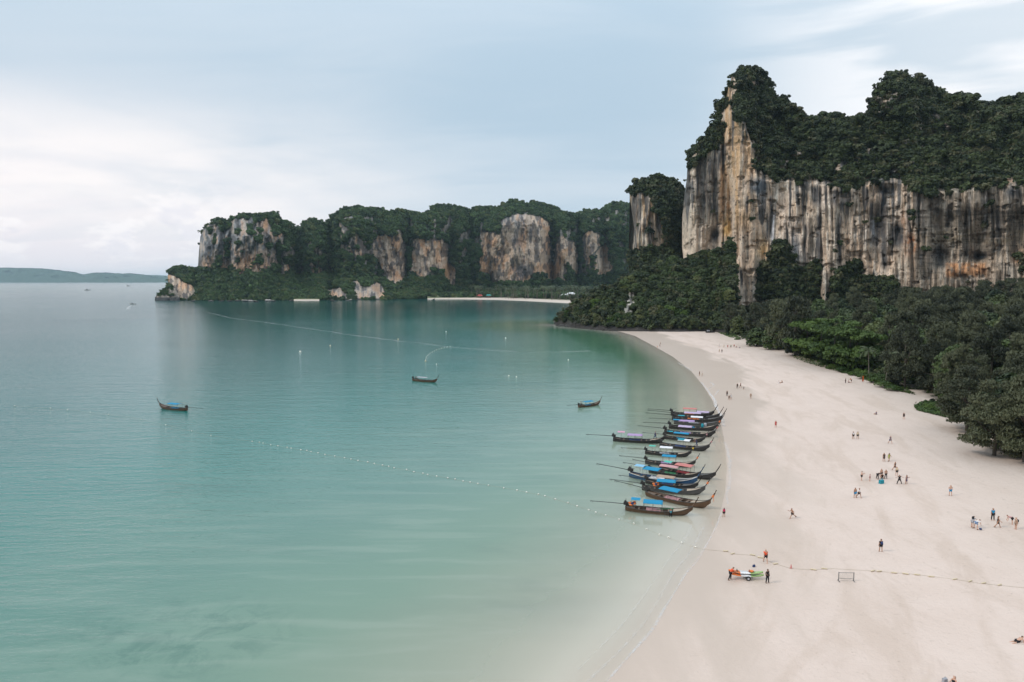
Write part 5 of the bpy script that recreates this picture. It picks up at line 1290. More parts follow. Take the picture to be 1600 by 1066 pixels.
ribbon('spray round the far white ferry', [(188, 448.0), (212, 448.0)], lambda u: 8 + 0 * u, .9, seed=4, step=20)
ribbon('swash foam along the near waterline', [(1128, 800), (1118, 828), (1099, 860), (1088, 878), (1073, 894), (1060, 915), (1048, 938), (1036, 958), (1022, 982), (1000, 1006), (985, 1022), (962, 1048), (940, 1076)], lambda u: .15 + 0 * u, .7, seed=5, step=.4, land=True)
ribbon('second faint foam line near the beach', [(1080, 820), (1065, 850), (1050, 868)], lambda u: .22 + 0 * u, .45, seed=6, step=.4)
ribbon('faint lapping line a few steps out from the near waterline', [(1100, 822), (1082, 856), (1056, 890), (1032, 930), (1004, 975), (975, 1010), (940, 1045), (905, 1080)], lambda u: .16 + 0 * u, .4, seed=12, step=.4)
ribbon('broken lapping line out in the near shallows', [(1050, 868), (1030, 895), (1008, 930), (975, 975), (945, 1005), (900, 1050)], lambda u: .13 + 0 * u, .28, seed=13, step=.4)
ribbon('bright foam at the waterline above the moored boats', [(1094, 597), (1100, 604), (1106, 612), (1112, 620), (1118, 630), (1122, 640), (1126, 652), (1134, 668)], lambda u: .45 + 0 * u, 1.1, seed=7, step=.6, land=True)
ribbon('foam curl reaching up the wet sand', [(1107, 608), (1114, 604), (1113, 600), (1109, 598)], lambda u: .4 + 0 * u, .9, seed=8, step=.5, land=True)
ribbon('thin foam arm crossing the wet sand', [(1114, 620), (1120, 615), (1124, 610)], lambda u: .3 + 0 * u, .8, seed=9, step=.5, land=True)
ribbon('broken foam at the far waterline', [(1060, 567), (1066, 571), (1074, 576), (1080, 580)], lambda u: .7 + 0 * u, .9, seed=10, step=.8, land=True)
ribbon('foam between the moored boats and the sand', [(1134, 690), (1139, 720), (1139, 760), (1134, 790)], lambda u: .35 + 0 * u, .55, seed=11, step=.5, land=True)

# ================================================================== KAYAKS, GOAL, FLAG, BAGS
KO = mat('kayak_orange', (.80, .20, .04), .35, .06, 2); KW = mat('kayak_white', (.75, .74, .74), .35, .05, 2); KG = mat('kayak_green', (.30, .42, .16), .35, .06, 2); RUB = mat('rubber', (.02, .02, .02), .7, .2, 5)
def kayak(name, loc, rz, label):
    o = empty(name, loc, rz); tag(o, label, 'kayak', 'kayaks on the trolley')
    n_ = 22; m = MB(); rows = []
    for i in range(n_):
        u = i / (n_ - 1); x = -1.95 + 3.9 * u; w_ = .40 * max(.02, math.sin(math.pi * u)) ** .55; up = .16 * abs(2 * u - 1) ** 2.5
        dip = .09 * (math.exp(-((x - .85) / .4) ** 2) + math.exp(-((x + .55) / .4) ** 2))
        rows.append([(x, w_ * math.sin(a) * 1.0, up + .16 * math.cos(a) * (1 if math.cos(a) < 0 else .55) - (dip if math.cos(a) > .5 else 0)) for a in np.linspace(-math.pi, math.pi, 13)])
    vs = [p for r in rows for p in r]; 
    for i in range(n_ - 1):
        x = rows[i][0][0]; m.cur = 0 if x < -.75 else (1 if x < .45 else 2)
        m.add([rows[i][k] for k in range(13)] + [rows[i + 1][k] for k in range(13)], [(k, k + 1, 14 + k, 13 + k) for k in range(12)])
    m.build('hull', (KO, KW, KG), o, True)
    for x in (-.95, .45): 
        m = MB(); m.box(x - .06, x + .0, -.2, .2, .02, .26); m.build('seat_back', RUB, o)
    return o
x, y, z = ground(1166, 905); A_ = R(-8)
kayak('kayak', (x, y, z + .50), A_, 'lower orange white and green kayak resting on the trolley'); kayak('kayak', (x - .05, y + .1, z + .80), A_, 'upper orange white and green kayak stacked on the other one')
tr_ = empty('kayak_trolley', (x + .15, y, z), A_); tag(tr_, 'low trolley with black wheels under the two kayaks', 'trolley')
m = MB(); m.tube([(0, -.5, .27), (0, .5, .27)], .03, 6); m.tube([(-.6, -.3, .33), (.6, -.3, .33)], .03, 6); m.tube([(-.6, .3, .33), (.6, .3, .33)], .03, 6); m.build('frame', IRON, tr_)
for sg in (-1, 1):
    wh = empty('wheel', (0, sg * .5, .27)); wh.parent = tr_
    m = MB(); m.tube([(0, -.07, 0), (0, -.05, 0), (0, .05, 0), (0, .07, 0)], [.2, .27, .27, .2], 16); m.build('tyre', RUB, wh, False)
    m = MB(); m.tube([(0, -.08, 0), (0, .08, 0)], .13, 10); m.build('rim', mat('rim_grey', (.4, .4, .42), .4), wh)
def pad(loc, rz, label):
    m = MB(); m.tube([(-.9, 0, 0), (.9, 0, 0)], .02, 5); m.ell((-1.05, 0, 0), (.22, .09, .02), 8, 4); m.ell((1.05, 0, 0), (.22, .09, .02), 8, 4); o = m.build('paddle', IRON, None, True); o.location = loc; o.rotation_euler = (0, 0, rz); tag(o, label, 'paddle')
pad((x - .35, y - .05, z + .98), A_ + .1, 'black double ended paddle lying along the upper kayak')
m = MB(); m.ell((0, 0, .1), (.35, .2, .13), 8, 5); o = m.build('life_jacket', CLOTH['orange'], None, True); o.location = (x + .55, y, z + .86); tag(o, 'orange life jacket on the green end of the upper kayak', 'life jacket')
x, y, z = ground(1322, 908); g_ = empty('beach_goal', (x, y, z), R(-3)); tag(g_, 'small grey net frame with two posts standing alone on the sand', 'goal')
GM = mat('goal_grey', (.16, .155, .15), .6)
for sx2 in (-.85, .85): m = MB(); m.tube([(0, 0, -.1), (0, 0, 1.05)], .05, 7); m.tube([(0, -.35, .03), (0, .25, .03)], .04, 6); p_ = m.build('post', GM, g_); p_.location = (sx2, 0, 0)
m = MB(); m.tube([(-.85, 0, 1.0), (.85, 0, 1.0)], .025, 6); m.build('top_bar', GM, g_)
m = MB(); m.tube([(-.85, 0, .35), (-.4, .1, .24), (.4, .1, .24), (.85, 0, .35)], .025, 5)
for k in range(14): q_ = -.78 + k * .12; m.tube([(q_, 0, 1.0), (q_, .1, .6), (q_, .08, .27)], .005, 3, False)
for k in range(4): m.tube([(-.85, .03, .85 - k * .17), (0, .12, .83 - k * .17), (.85, .03, .85 - k * .17)], .005, 3, False)
m.build('net', GM, g_)
x, y, z = ground(1347, 598); f_ = empty('beach_flag', (x, y, z)); tag(f_, 'tall narrow orange flag standing by the creeper strip', 'flag')
m = MB(); m.tube([(0, 0, -.3), (0, 0, 2.3)], .03, 6); m.build('pole', GM, f_)
m = MB(); m.grid([[(.03 + .45 * u, .05 * math.sin(u * 5), .35 + v_2 * 1.9) for v_2 in np.linspace(0, 1, 6)] for u in np.linspace(0, 1, 5)], .01); m.build('cloth', CLOTH['orange'], f_, True)
def bag(px, py, col, s, label, cat='bag', name='bag'):
    x, y, z = ground(px, py); o = empty(name, (x, y, z), 0.3); o.scale = (s,) * 3; tag(o, label, cat)
    m = MB(); m.grid([[(x_, y_, .0 + .42 * k2) for y_, k2 in ((-.16, 0), (-.15, 1), (.0, 1.12), (.15, 1), (.16, 0))] for x_ in (-.24, -.1, .1, .24)], .03); m.box(-.24, .24, -.15, .15, 0, .40); m.build('body', CLOTH[col], o, False); m = MB(); m.tube([(-.12, 0, .44), (-.1, 0, .6), (.1, 0, .6), (.12, 0, .44)], .02, 5); m.build('handle', CLOTH[col], o)
bag(1377, 756, 'teal', 1.5, 'bright blue bag on the sand in front of the bending group'); bag(1476, 1066, 'grey', .8, 'grey bag lying beside the seated woman at the bottom edge'); bag(1178, 886, 'navy', .6, 'tiny dark bag on the sand above the kayaks')
x, y, z = ground(1532, 828); m = MB(); m.ell((0, 0, .13), (.2, .16, .13), 10, 8); o = m.build('ball', CLOTH['navy'], None, True); o.location = (x, y, z); tag(o, 'dark ball on the sand beside the bending pair', 'ball')
# signs of use
def dinghy(px, py, label):
    x, y, z = ground(px, py); o = empty('dinghy', (x, y, z), R(5)); tag(o, label, 'boat'); m = MB()
    rows = [[(-3 + 6 * u, w_, .9), (-3 + 6 * u, w_ * .8, .1), (-3 + 6 * u, -w_ * .8, .1), (-3 + 6 * u, -w_, .9)] for u, w_ in ((0, .8), (.4, 1), (.8, .7), (1, .08))]
    m.grid(rows, None); m.grid([[(r[0][0], r[0][1] * .9, .75), (r[0][0], -r[0][1] * .9, .75)] for r in rows]); m.build('hull', WOODS['black'], o); m = MB(); m.box(-2.2, -.6, -.6, .6, .75, 1.7); m.build('cover', CLOTH['grey'], o)
dinghy(1110, 520, 'small dark boat drawn up where the sand meets the wooded hill')
# umbrella-like white shelter under the big casuarina
x, y, z = ground(1266, 556); pr = empty('parasol', (x, y + 3, z)); tag(pr, 'pale parasol in the shade behind the big casuarina', 'parasol')
m = MB(); m.tube([(0, 0, 2.0), (0, 0, 2.5)], [1.4, .05], 8); m.build('canopy', CLOTH['rose'], pr); m = MB(); m.tube([(0, 0, -.2), (0, 0, 2.4)], .03, 5); m.build('pole', WOODS['pale'], pr)

# ---- far buildings behind the far beach
def shed(px, py, w_, d_, h_, roofm, wallm, label, grp=None, push=0):
    Yd = float(flat(px, py)[1]) + push; x = (px - 800) / F * Yd; o = empty('beach_hut', (x, Yd, 2.2), random.uniform(-.2, .2)); tag(o, label, 'building', grp)
    m = MB(); m.box(-w_ / 2, w_ / 2, -d_ / 2, d_ / 2, 0, h_); m.build('wall', wallm, o)
    m = MB(); e = .8; m.add([(-w_ / 2 - e, -d_ / 2 - e, h_ - .1), (w_ / 2 + e, -d_ / 2 - e, h_ - .1), (w_ / 2 + e, d_ / 2 + e, h_ - .1), (-w_ / 2 - e, d_ / 2 + e, h_ - .1), (-w_ / 2 * .6, 0, h_ + 2.4), (w_ / 2 * .6, 0, h_ + 2.4)], [(0, 1, 5, 4), (2, 3, 4, 5), (1, 2, 5), (3, 0, 4), (0, 3, 2, 1)]); m.build('roof', roofm, o)
    m = MB(); m.box(-1, 1, -d_ / 2 - .06, -d_ / 2 + .02, 0, h_ * .7); m.build('door', WOODS['inner'], o)
    for sx2 in (-w_ / 3, w_ / 3): m = MB(); m.box(sx2 - .8, sx2 + .8, -d_ / 2 - .06, -d_ / 2 + .02, h_ * .35, h_ * .75); m.build('window', IRON, o)
WW = mat('white_wall', (.62, .60, .56), .8); RR = mat('red_roof', (.36, .06, .05), .7); TR = mat('teal_roof', (.02, .25, .22), .6); WR = mat('white_roof', (.7, .7, .7), .6)
shed(750, 467, 9, 6, 3.6, RR, WOODS['inner'], 'red roofed beach hut behind the middle of the far beach'); shed(763.5, 467, 9, 6, 4, TR, WOODS['inner'], 'teal roofed beach hut just right of the red roofed one')
shed(882, 470, 13, 8, 6.5, WR, WW, 'white roofed building at the right end of the far beach', None, 30); shed(892, 470, 13, 8, 9, WR, WW, 'taller white building beside the white roofed one', None, 60)
shed(930, 471, 13, 8, 6.5, WR, WW, 'white building showing above the wooded point', None, 30); shed(941, 471, 13, 8, 7.5, WR, WW, 'rightmost white building above the wooded point', None, 50)

# ---- rocks at the waterline
def rock_mesh(seed):
    r_ = np.random.RandomState(seed); bm = bmesh.new(); bmesh.ops.create_icosphere(bm, subdivisions=3, radius=1)
    ax = r_.normal(size=(7, 3)); ax /= np.linalg.norm(ax, axis=1)[:, None]
    for v in bm.verts:
        c = np.array(v.co); k = min(1.0, min((.78 + .2 * r2) / max(1e-3, float(c @ a)) if float(c @ a) > .3 else 9 for a, r2 in zip(ax, r_.uniform(-.3, .6, 7) * 0 + np.linspace(-.5, .6, 7))))
        n_ = 1 + .16 * math.sin(c[0] * 7 + seed) * math.sin(c[1] * 6) + .08 * math.sin(c[2] * 13); v.co = Vector(c * k * n_ * np.array([1.2, .9, .75]))
    me = bpy.data.meshes.new('boulder'); bm.to_mesh(me); bm.free(); return me
RKM = [rock_mesh(s_2) for s_2 in range(4)]
RM, t, out = new_mat('sea_rock'); geo = t.node('ShaderNodeNewGeometry').outputs['Position']; z_ = t.node('ShaderNodeSeparateXYZ', inp={0: geo}).outputs[2]
nn = t.noise(geo, .8, 5, .65); hgh = t.smooth(t.math('ADD', z_, t.math('MULTIPLY', nn, 2.0)), 2.0, 3.4)
cc = t.mix(hgh, t.mix(nn, (.02, .02, .018), (.06, .055, .05)), t.mix(nn, (.14, .13, .115), (.40, .37, .33))); p = t.node('ShaderNodeBsdfPrincipled', inp={'Roughness': .8}); t.l.new(cc, p.inputs['Base Color'])
bb = t.node('ShaderNodeBump', inp={'Distance': .5, 'Height': nn}); t.l.new(bb.outputs[0], p.inputs['Normal']); t.l.new(p.outputs[0], out.inputs[0])
for me in RKM: me.materials.append(RM)
def boulder(px, py, s, label, grp, sz=1.0):
    x, y = flat(px, py); o = bpy.data.objects.new('boulder', random.choice(RKM)); C.objects.link(o); o.location = (float(x), float(y), .2 * s * sz); o.rotation_euler = (random.uniform(-.3, .3), random.uniform(-.3, .3), random.uniform(0, 6)); o.scale = (s, s, s * sz); tag(o, label, 'rock', grp)
boulder(873, 506, 4.2, 'tall black sea stack at the tip of the wooded point', None, 1.5); boulder(882, 508, 3.4, 'pale topped rock right beside the black stack', None, 1.0); boulder(893, 510, 3.0, 'low flat pale rock near the tip of the wooded point', None, .8)
boulder(938, 513, 4.2, 'big pale boulder halfway along the wooded shore', None, 1.1); boulder(960, 515, 3.2, 'grey boulder right of the big pale one', None, .9); boulder(1034, 517, 4.2, 'large pale boulder at the back of the far sand', None, 1.1); boulder(1050, 518, 2.8, 'smaller pale boulder beside the large one on the far sand', None, .9)
for a, b, s in ((878, 510, 2.4), (900, 512, 2.6), (908, 512, 2.2), (916, 513, 2.8), (925, 514, 2.6), (948, 516, 2.6), (970, 517, 2.4), (980, 517.5, 2.0), (990, 518, 1.6), (1003, 518.5, 1.5), (886, 511, 2.2), (930, 515, 2.0), (944, 516.5, 1.6)):
    boulder(a, b, s, 'low black wet rock at the foot of the wooded point', 'black rocks along the wooded point', .7)
for a, b, s in ((372, 470.5, 5), (386, 471, 7), (393, 471.5, 6), (401, 472, 5), (420, 471, 7), (428, 471, 5), (455, 470.5, 5), (330, 471, 5), (345, 471, 4), (360, 471, 4), (677, 468.5, 4), (699, 467.5, 4), (712, 467.3, 4), (520, 470.5, 5), (545, 470, 5), (300, 471, 5)):
    boulder(a, b, s, 'grey rock at the water foot of the far headland', 'rocks along the far headland', .38)

# ================================================================== PEOPLE
SKIN = {'light': mat('skin_light', (.52, .30, .21), .55, .06, 20), 'tan': mat('skin_tan', (.38, .20, .125), .55, .06, 20), 'dark': mat('skin_dark', (.20, .105, .065), .55, .06, 20)}
HAIR = {'black': mat('hair_black', (.012, .010, .009), .6), 'brown': mat('hair_brown', (.06, .035, .02), .6), 'fair': mat('hair_fair', (.32, .22, .12), .6)}
EYE = mat('eye', (.03, .02, .02), .3); SHOE = mat('sandal', (.05, .04, .035), .7)
for k, c in dict(black=(.012, .012, .014), white2=(.72, .71, .70), denim=(.16, .24, .38), pinkred=(.66, .03, .13), redorange=(.75, .09, .03), olive=(.26, .30, .05), brightblue=(.01, .24, .46)).items(): CLOTH[k] = mat('cloth_' + k, c, .85, .12, 8)
def fk(pose):
    """joint positions; the figure faces +X"""
    p = dict(lean=0, tl=0, tr=0, kl=0, kr=0, al=0, ar=0, el=.15, er=.15, sl=.18, sr=.18, head=0, hip=None, spread=.10)
    p.update(pose); J = {}; d = lambda a: Vector((math.sin(a), 0, -math.cos(a)))
    J['pel'] = Vector((0, 0, 0)); up = Vector((math.sin(p['lean']), 0, math.cos(p['lean']))); fw = Vector((math.cos(p['lean']), 0, -math.sin(p['lean'])))
    J['waist'] = up * .16; J['chest'] = up * .36; J['neck'] = up * .50; h = Vector((math.sin(p['lean'] + p['head']), 0, math.cos(p['lean'] + p['head']))); J['jaw'] = J['neck'] + h * .09 + fw * .01; J['skull'] = J['jaw'] + h * .13; J['nose'] = J['jaw'] + h * .06 + Vector((math.cos(p['lean'] + p['head']), 0, -math.sin(p['lean'] + p['head']))) * .115
    for s, sg in (('l', 1), ('r', -1)):
        y = Vector((0, sg, 0)); J['hip' + s] = y * .095 + Vector((0, 0, -.04)); t_ = p['t' + s]; J['kn' + s] = J['hip' + s] + d(t_) * .42 + y * p['spread'] * .4; J['an' + s] = J['kn' + s] + d(t_ - p['k' + s]) * .40 + y * p['spread'] * .2
        fa = p.get('foot', 0) ; J['to' + s] = J['an' + s] + Vector((.17 * math.cos(fa), 0, -.05 - .1 * math.sin(fa))); J['he' + s] = J['an' + s] + Vector((-.05, 0, -.05))
        J['sh' + s] = J['chest'] + up * .07 + y * .17; a = p['a' + s]; ab = p['s' + s]; ua = (d(a) * math.cos(ab) + y * math.sin(ab)); J['el' + s] = J['sh' + s] + ua * .28
        fa2 = a + p['e' + s]; la = (d(fa2) * math.cos(ab * p.get('fin', .3)) + y * math.sin(ab * p.get('fin', .3))); J['wr' + s] = J['el' + s] + la * .25; J['pa' + s] = J['wr' + s] + la * .075
        side = la.cross(y).normalized()
        for k, (o_, ln) in enumerate(((-.032, .070), (-.011, .082), (.011, .078), (.031, .060))):
            b0 = J['pa' + s] + side * o_; J['f%d%s' % (k, s)] = b0 + la * ln * .5; J['g%d%s' % (k, s)] = b0 + la * ln * .9 - y * .02
        J['th' + s] = J['wr' + s] + la * .03 + side * (-.045); J['ti' + s] = J['wr' + s] + la * .07 + side * (-.07)
        J['ear' + s] = J['jaw'] + h * .07 + y * .082
    zmin = min(J[k].z for k in J) if p['hip'] is None else None
    off = Vector((0, 0, (-zmin if zmin is not None else p['hip'])))
    return {k: v + off for k, v in J.items()}
RAD = dict(pel=.135, waist=.115, chest=.14, neck=.055, jaw=.075, skull=.092, nose=.014, hipl=.09, knl=.062, anl=.042, tol=.035, hel=.035, shl=.062, ell=.042, wrl=.03, pal=.036, thl=.014, til=.010, earl=.02)
EDG = [('pel', 'waist'), ('waist', 'chest'), ('chest', 'neck'), ('neck', 'jaw'), ('jaw', 'skull'), ('jaw', 'nose')]
for s in 'lr': EDG += [('pel', 'hip' + s), ('hip' + s, 'kn' + s), ('kn' + s, 'an' + s), ('an' + s, 'to' + s), ('an' + s, 'he' + s), ('chest', 'sh' + s), ('sh' + s, 'el' + s), ('el' + s, 'wr' + s), ('wr' + s, 'pa' + s), ('wr' + s, 'th' + s), ('th' + s, 'ti' + s), ('jaw', 'ear' + s)] + [('pa' + s, 'f%d%s' % (k, s)) for k in range(4)] + [('f%d%s' % (k, s), 'g%d%s' % (k, s)) for k in range(4)]
def rad(k):
    if k in RAD: return RAD[k]
    k2 = k[:-1] + 'l'
    return RAD.get(k2, .010)
def skin(name, verts, edges, radii, root=0):
    me = bpy.data.meshes.new(name); me.from_pydata([tuple(v) for v in verts], edges, []); o = bpy.data.objects.new(name + '_tmp', me); C.objects.link(o)
    sm = o.modifiers.new('s', 'SKIN'); sm.use_smooth_shade = True
    for v, r2 in zip(me.skin_vertices[0].data, radii): v.radius = (r2, r2); v.use_root = False
    me.skin_vertices[0].data[root].use_root = True
    sb = o.modifiers.new('b', 'SUBSURF'); sb.levels = 1; sb.render_levels = 1
    dg = bpy.context.evaluated_depsgraph_get(); new = bpy.data.meshes.new_from_object(o.evaluated_get(dg)); new.name = name; new.shade_smooth()
    bpy.data.objects.remove(o); new.materials.clear(); return new
def sub(J, keys, edges, grow, extra=None):
    ix = {k: i for i, k in enumerate(keys)}; ex = extra or {}
    return [J[k] if k in J else ex[k][0] for k in keys], [(ix[a], ix[b]) for a, b in edges], [((rad(k) if k in J else ex[k][1]) * grow.get(k, 1.16)) for k in keys]
def bodyset(name, pose):
    J = fk(pose); keys = list(J); v, e, r2 = sub(J, keys, EDG, {k: 1.0 for k in keys}); D = {'J': J, 'body': skin('body', v, e, r2, 0)}
    ex = {}
    for s in 'lr': ex['ue' + s] = (J['sh' + s].lerp(J['el' + s], .6), .055); ex['ut' + s] = (J['hip' + s].lerp(J['kn' + s], .75), .078)
    ks = ['pel', 'waist', 'chest', 'shl', 'shr', 'uel', 'uer']; v, e, r2 = sub(J, ks, [('pel', 'waist'), ('waist', 'chest'), ('chest', 'shl'), ('chest', 'shr'), ('shl', 'uel'), ('shr', 'uer')], {'pel': 1.08, 'chest': 1.12, 'waist': 1.22}, ex); D['shirt'] = skin('shirt', v, e, r2, 2)
    ks = ['pel', 'hipl', 'hipr', 'utl', 'utr']; v, e, r2 = sub(J, ks, [('pel', 'hipl'), ('pel', 'hipr'), ('hipl', 'utl'), ('hipr', 'utr')], {'pel': 1.13, 'utl': 1.2, 'utr': 1.2}, ex); D['shorts'] = skin('shorts', v, e, r2, 0)
    ks = ['pel', 'hipl', 'hipr', 'knl', 'knr', 'anl', 'anr']; v, e, r2 = sub(J, ks, [('pel', 'hipl'), ('pel', 'hipr'), ('hipl', 'knl'), ('knl', 'anl'), ('hipr', 'knr'), ('knr', 'anr')], {'pel': 1.13, 'anl': 1.6, 'anr': 1.6, 'knl': 1.3, 'knr': 1.3}); D['trousers'] = skin('trousers', v, e, r2, 0)
    mid = (J['knl'] + J['knr']) / 2; ex['hem'] = (mid * .9 + J['pel'] * .1, .21); ex['hb'] = (J['pel'] * .6 + mid * .4, .18)
    ks = ['hem', 'hb', 'pel', 'waist', 'chest', 'shl', 'shr']; v, e, r2 = sub(J, ks, [('hem', 'hb'), ('hb', 'pel'), ('pel', 'waist'), ('waist', 'chest'), ('chest', 'shl'), ('chest', 'shr')], {'pel': 1.15, 'hem': 1.0, 'hb': 1.0}, ex); D['dress'] = skin('dress', v, e, r2, 2)
    b = J['skull'] - (J['nose'] - J['jaw']) * .22; ex['cr'] = (b + (J['skull'] - J['jaw']) * .12, .098); ex['nk'] = (J['jaw'] - (J['nose'] - J['jaw']) * .45, .075); ex['lg'] = (J['neck'] - (J['nose'] - J['jaw']) * .75 - Vector((0, 0, .12)), .06)
    v, e, r2 = sub({}, ['cr', 'nk'], [('cr', 'nk')], {'cr': 1, 'nk': 1}, ex); D['hair'] = skin('hair', v, e, r2)
    v, e, r2 = sub({}, ['cr', 'nk', 'lg'], [('cr', 'nk'), ('nk', 'lg')], {'cr': 1, 'nk': 1, 'lg': 1}, ex); D['long_hair'] = skin('hair', v, e, r2)
    fwd = (J['nose'] - J['jaw']); fwd.normalize(); bp = (J['waist'] + J['chest']) / 2 - Vector((.20, 0, 0)) if abs(pose.get('lean', 0)) < .4 else (J['waist'] + J['chest']) / 2 + Vector((-.06, 0, .2))
    m = MB(); m.ell(tuple(bp), (.13, .17, .22), 8, 6); D['backpack'] = m.mesh('backpack', True)
    m = MB(); 
    for sg in (-1, 1): q_ = J['jaw'].lerp(J['skull'], .6) + fwd * .078 + Vector((0, sg * .033, 0)); m.ell(tuple(q_), (.012, .012, .010), 6, 4)
    D['eyes'] = m.mesh('eyes', True)
    m = MB()
    for s in 'lr': q_ = (J['to' + s] + J['he' + s]) / 2; m.ell((q_.x, q_.y, q_.z - .02), (.15, .055, .035), 8, 4)
    D['sandals'] = m.mesh('sandals', True)
    return D
POSES = {'stand': bodyset('stand', dict(tl=.05, tr=-.05, al=.05, ar=-.05)), 'hips': bodyset('hips', dict(tl=.06, tr=-.08, al=-.35, ar=-.35, el=1.3, er=1.3, sl=.6, sr=.6, fin=-1.0)),
         'walk': bodyset('walk', dict(lean=.06, tl=.42, kl=.15, tr=-.35, kr=.35, al=-.35, ar=.4, el=.35, er=.5)), 'run': bodyset('run', dict(lean=.22, tl=.75, kl=.5, tr=-.75, kr=.35, al=-.8, ar=.6, el=1.3, er=1.4, spread=.06)),
         'phone': bodyset('phone', dict(tl=.04, tr=-.06, al=.55, ar=.55, el=1.6, er=1.6, sl=.25, sr=.25, head=.25, fin=-.6)), 'spread': bodyset('spread', dict(tl=.04, tr=-.04, al=.1, ar=.1, sl=1.25, sr=1.25, fin=1, el=.1, er=.1, spread=.5)),
         'bend': bodyset('bend', dict(lean=1.25, tl=.1, tr=-.15, kl=.15, kr=.1, al=.25, ar=.2, el=.1, er=.1, head=-.3, spread=.4)), 'lean': bodyset('lean', dict(lean=.55, tl=.25, kl=.3, tr=-.25, kr=.1, al=.7, ar=.9, el=.3, er=.2, head=-.1)),
         'sit': bodyset('sit', dict(lean=-.12, tl=1.9, kl=1.1, tr=2.0, kr=1.3, al=.5, ar=.6, el=.5, er=.4, hip=.13, spread=.25)), 'sitflat': bodyset('sitflat', dict(lean=.15, tl=1.55, kl=.05, tr=1.5, kr=.0, al=-.4, ar=-.4, el=.1, er=.1, hip=.13, spread=.3)),
         'kneel': bodyset('kneel', dict(lean=.7, tl=.9, kl=2.45, tr=.9, kr=2.45, al=.4, ar=.3, el=.2, er=.2, head=-.2, foot=.9)), 'prone': bodyset('prone', dict(lean=1.15, tl=-1.35, kl=.1, tr=-1.4, kr=.05, al=.2, ar=.25, el=.2, er=.2, head=-.9, hip=.13, foot=1.0))}
def person(px, py, pose, face, label, top=None, bottom='shorts', tcol=None, bcol='black', skin_='tan', hair='black', long=False, pack=None, h=1.7, group=None, at3=None, feet=True, hat=None):
    D = POSES[pose]; o = empty('person', (0, 0, 0))
    if at3 is not None: o.location = at3
    else: x, y, z = ground(px, py); o.location = (x, y, max(z, -.5) - .01)
    o.rotation_euler = (0, 0, R(face)); k = h / 1.66; o.scale = (k, k, k); tag(o, label, 'person', group)
    def P_(n, me, ml):
        if not len(me.materials): me.materials.append(ml)
        q_ = bpy.data.objects.new(n, me); C.objects.link(q_); q_.parent = o; q_.material_slots[0].link = 'OBJECT'; q_.material_slots[0].material = ml
    P_('body', D['body'], SKIN[skin_]); P_('hair', D['long_hair' if long else 'hair'], HAIR[hair] if hat is None else CLOTH[hat]); P_('eyes', D['eyes'], EYE)
    if top == 'dress': P_('dress', D['dress'], CLOTH[tcol])
    else:
        if top: P_('shirt', D['shirt'], CLOTH[tcol])
        P_('shorts' if bottom == 'shorts' else 'trousers', D[bottom], CLOTH[bcol])
    if pack: P_('backpack', D['backpack'], CLOTH[pack])
    if feet: P_('sandals', D['sandals'], SHOE)
    return o
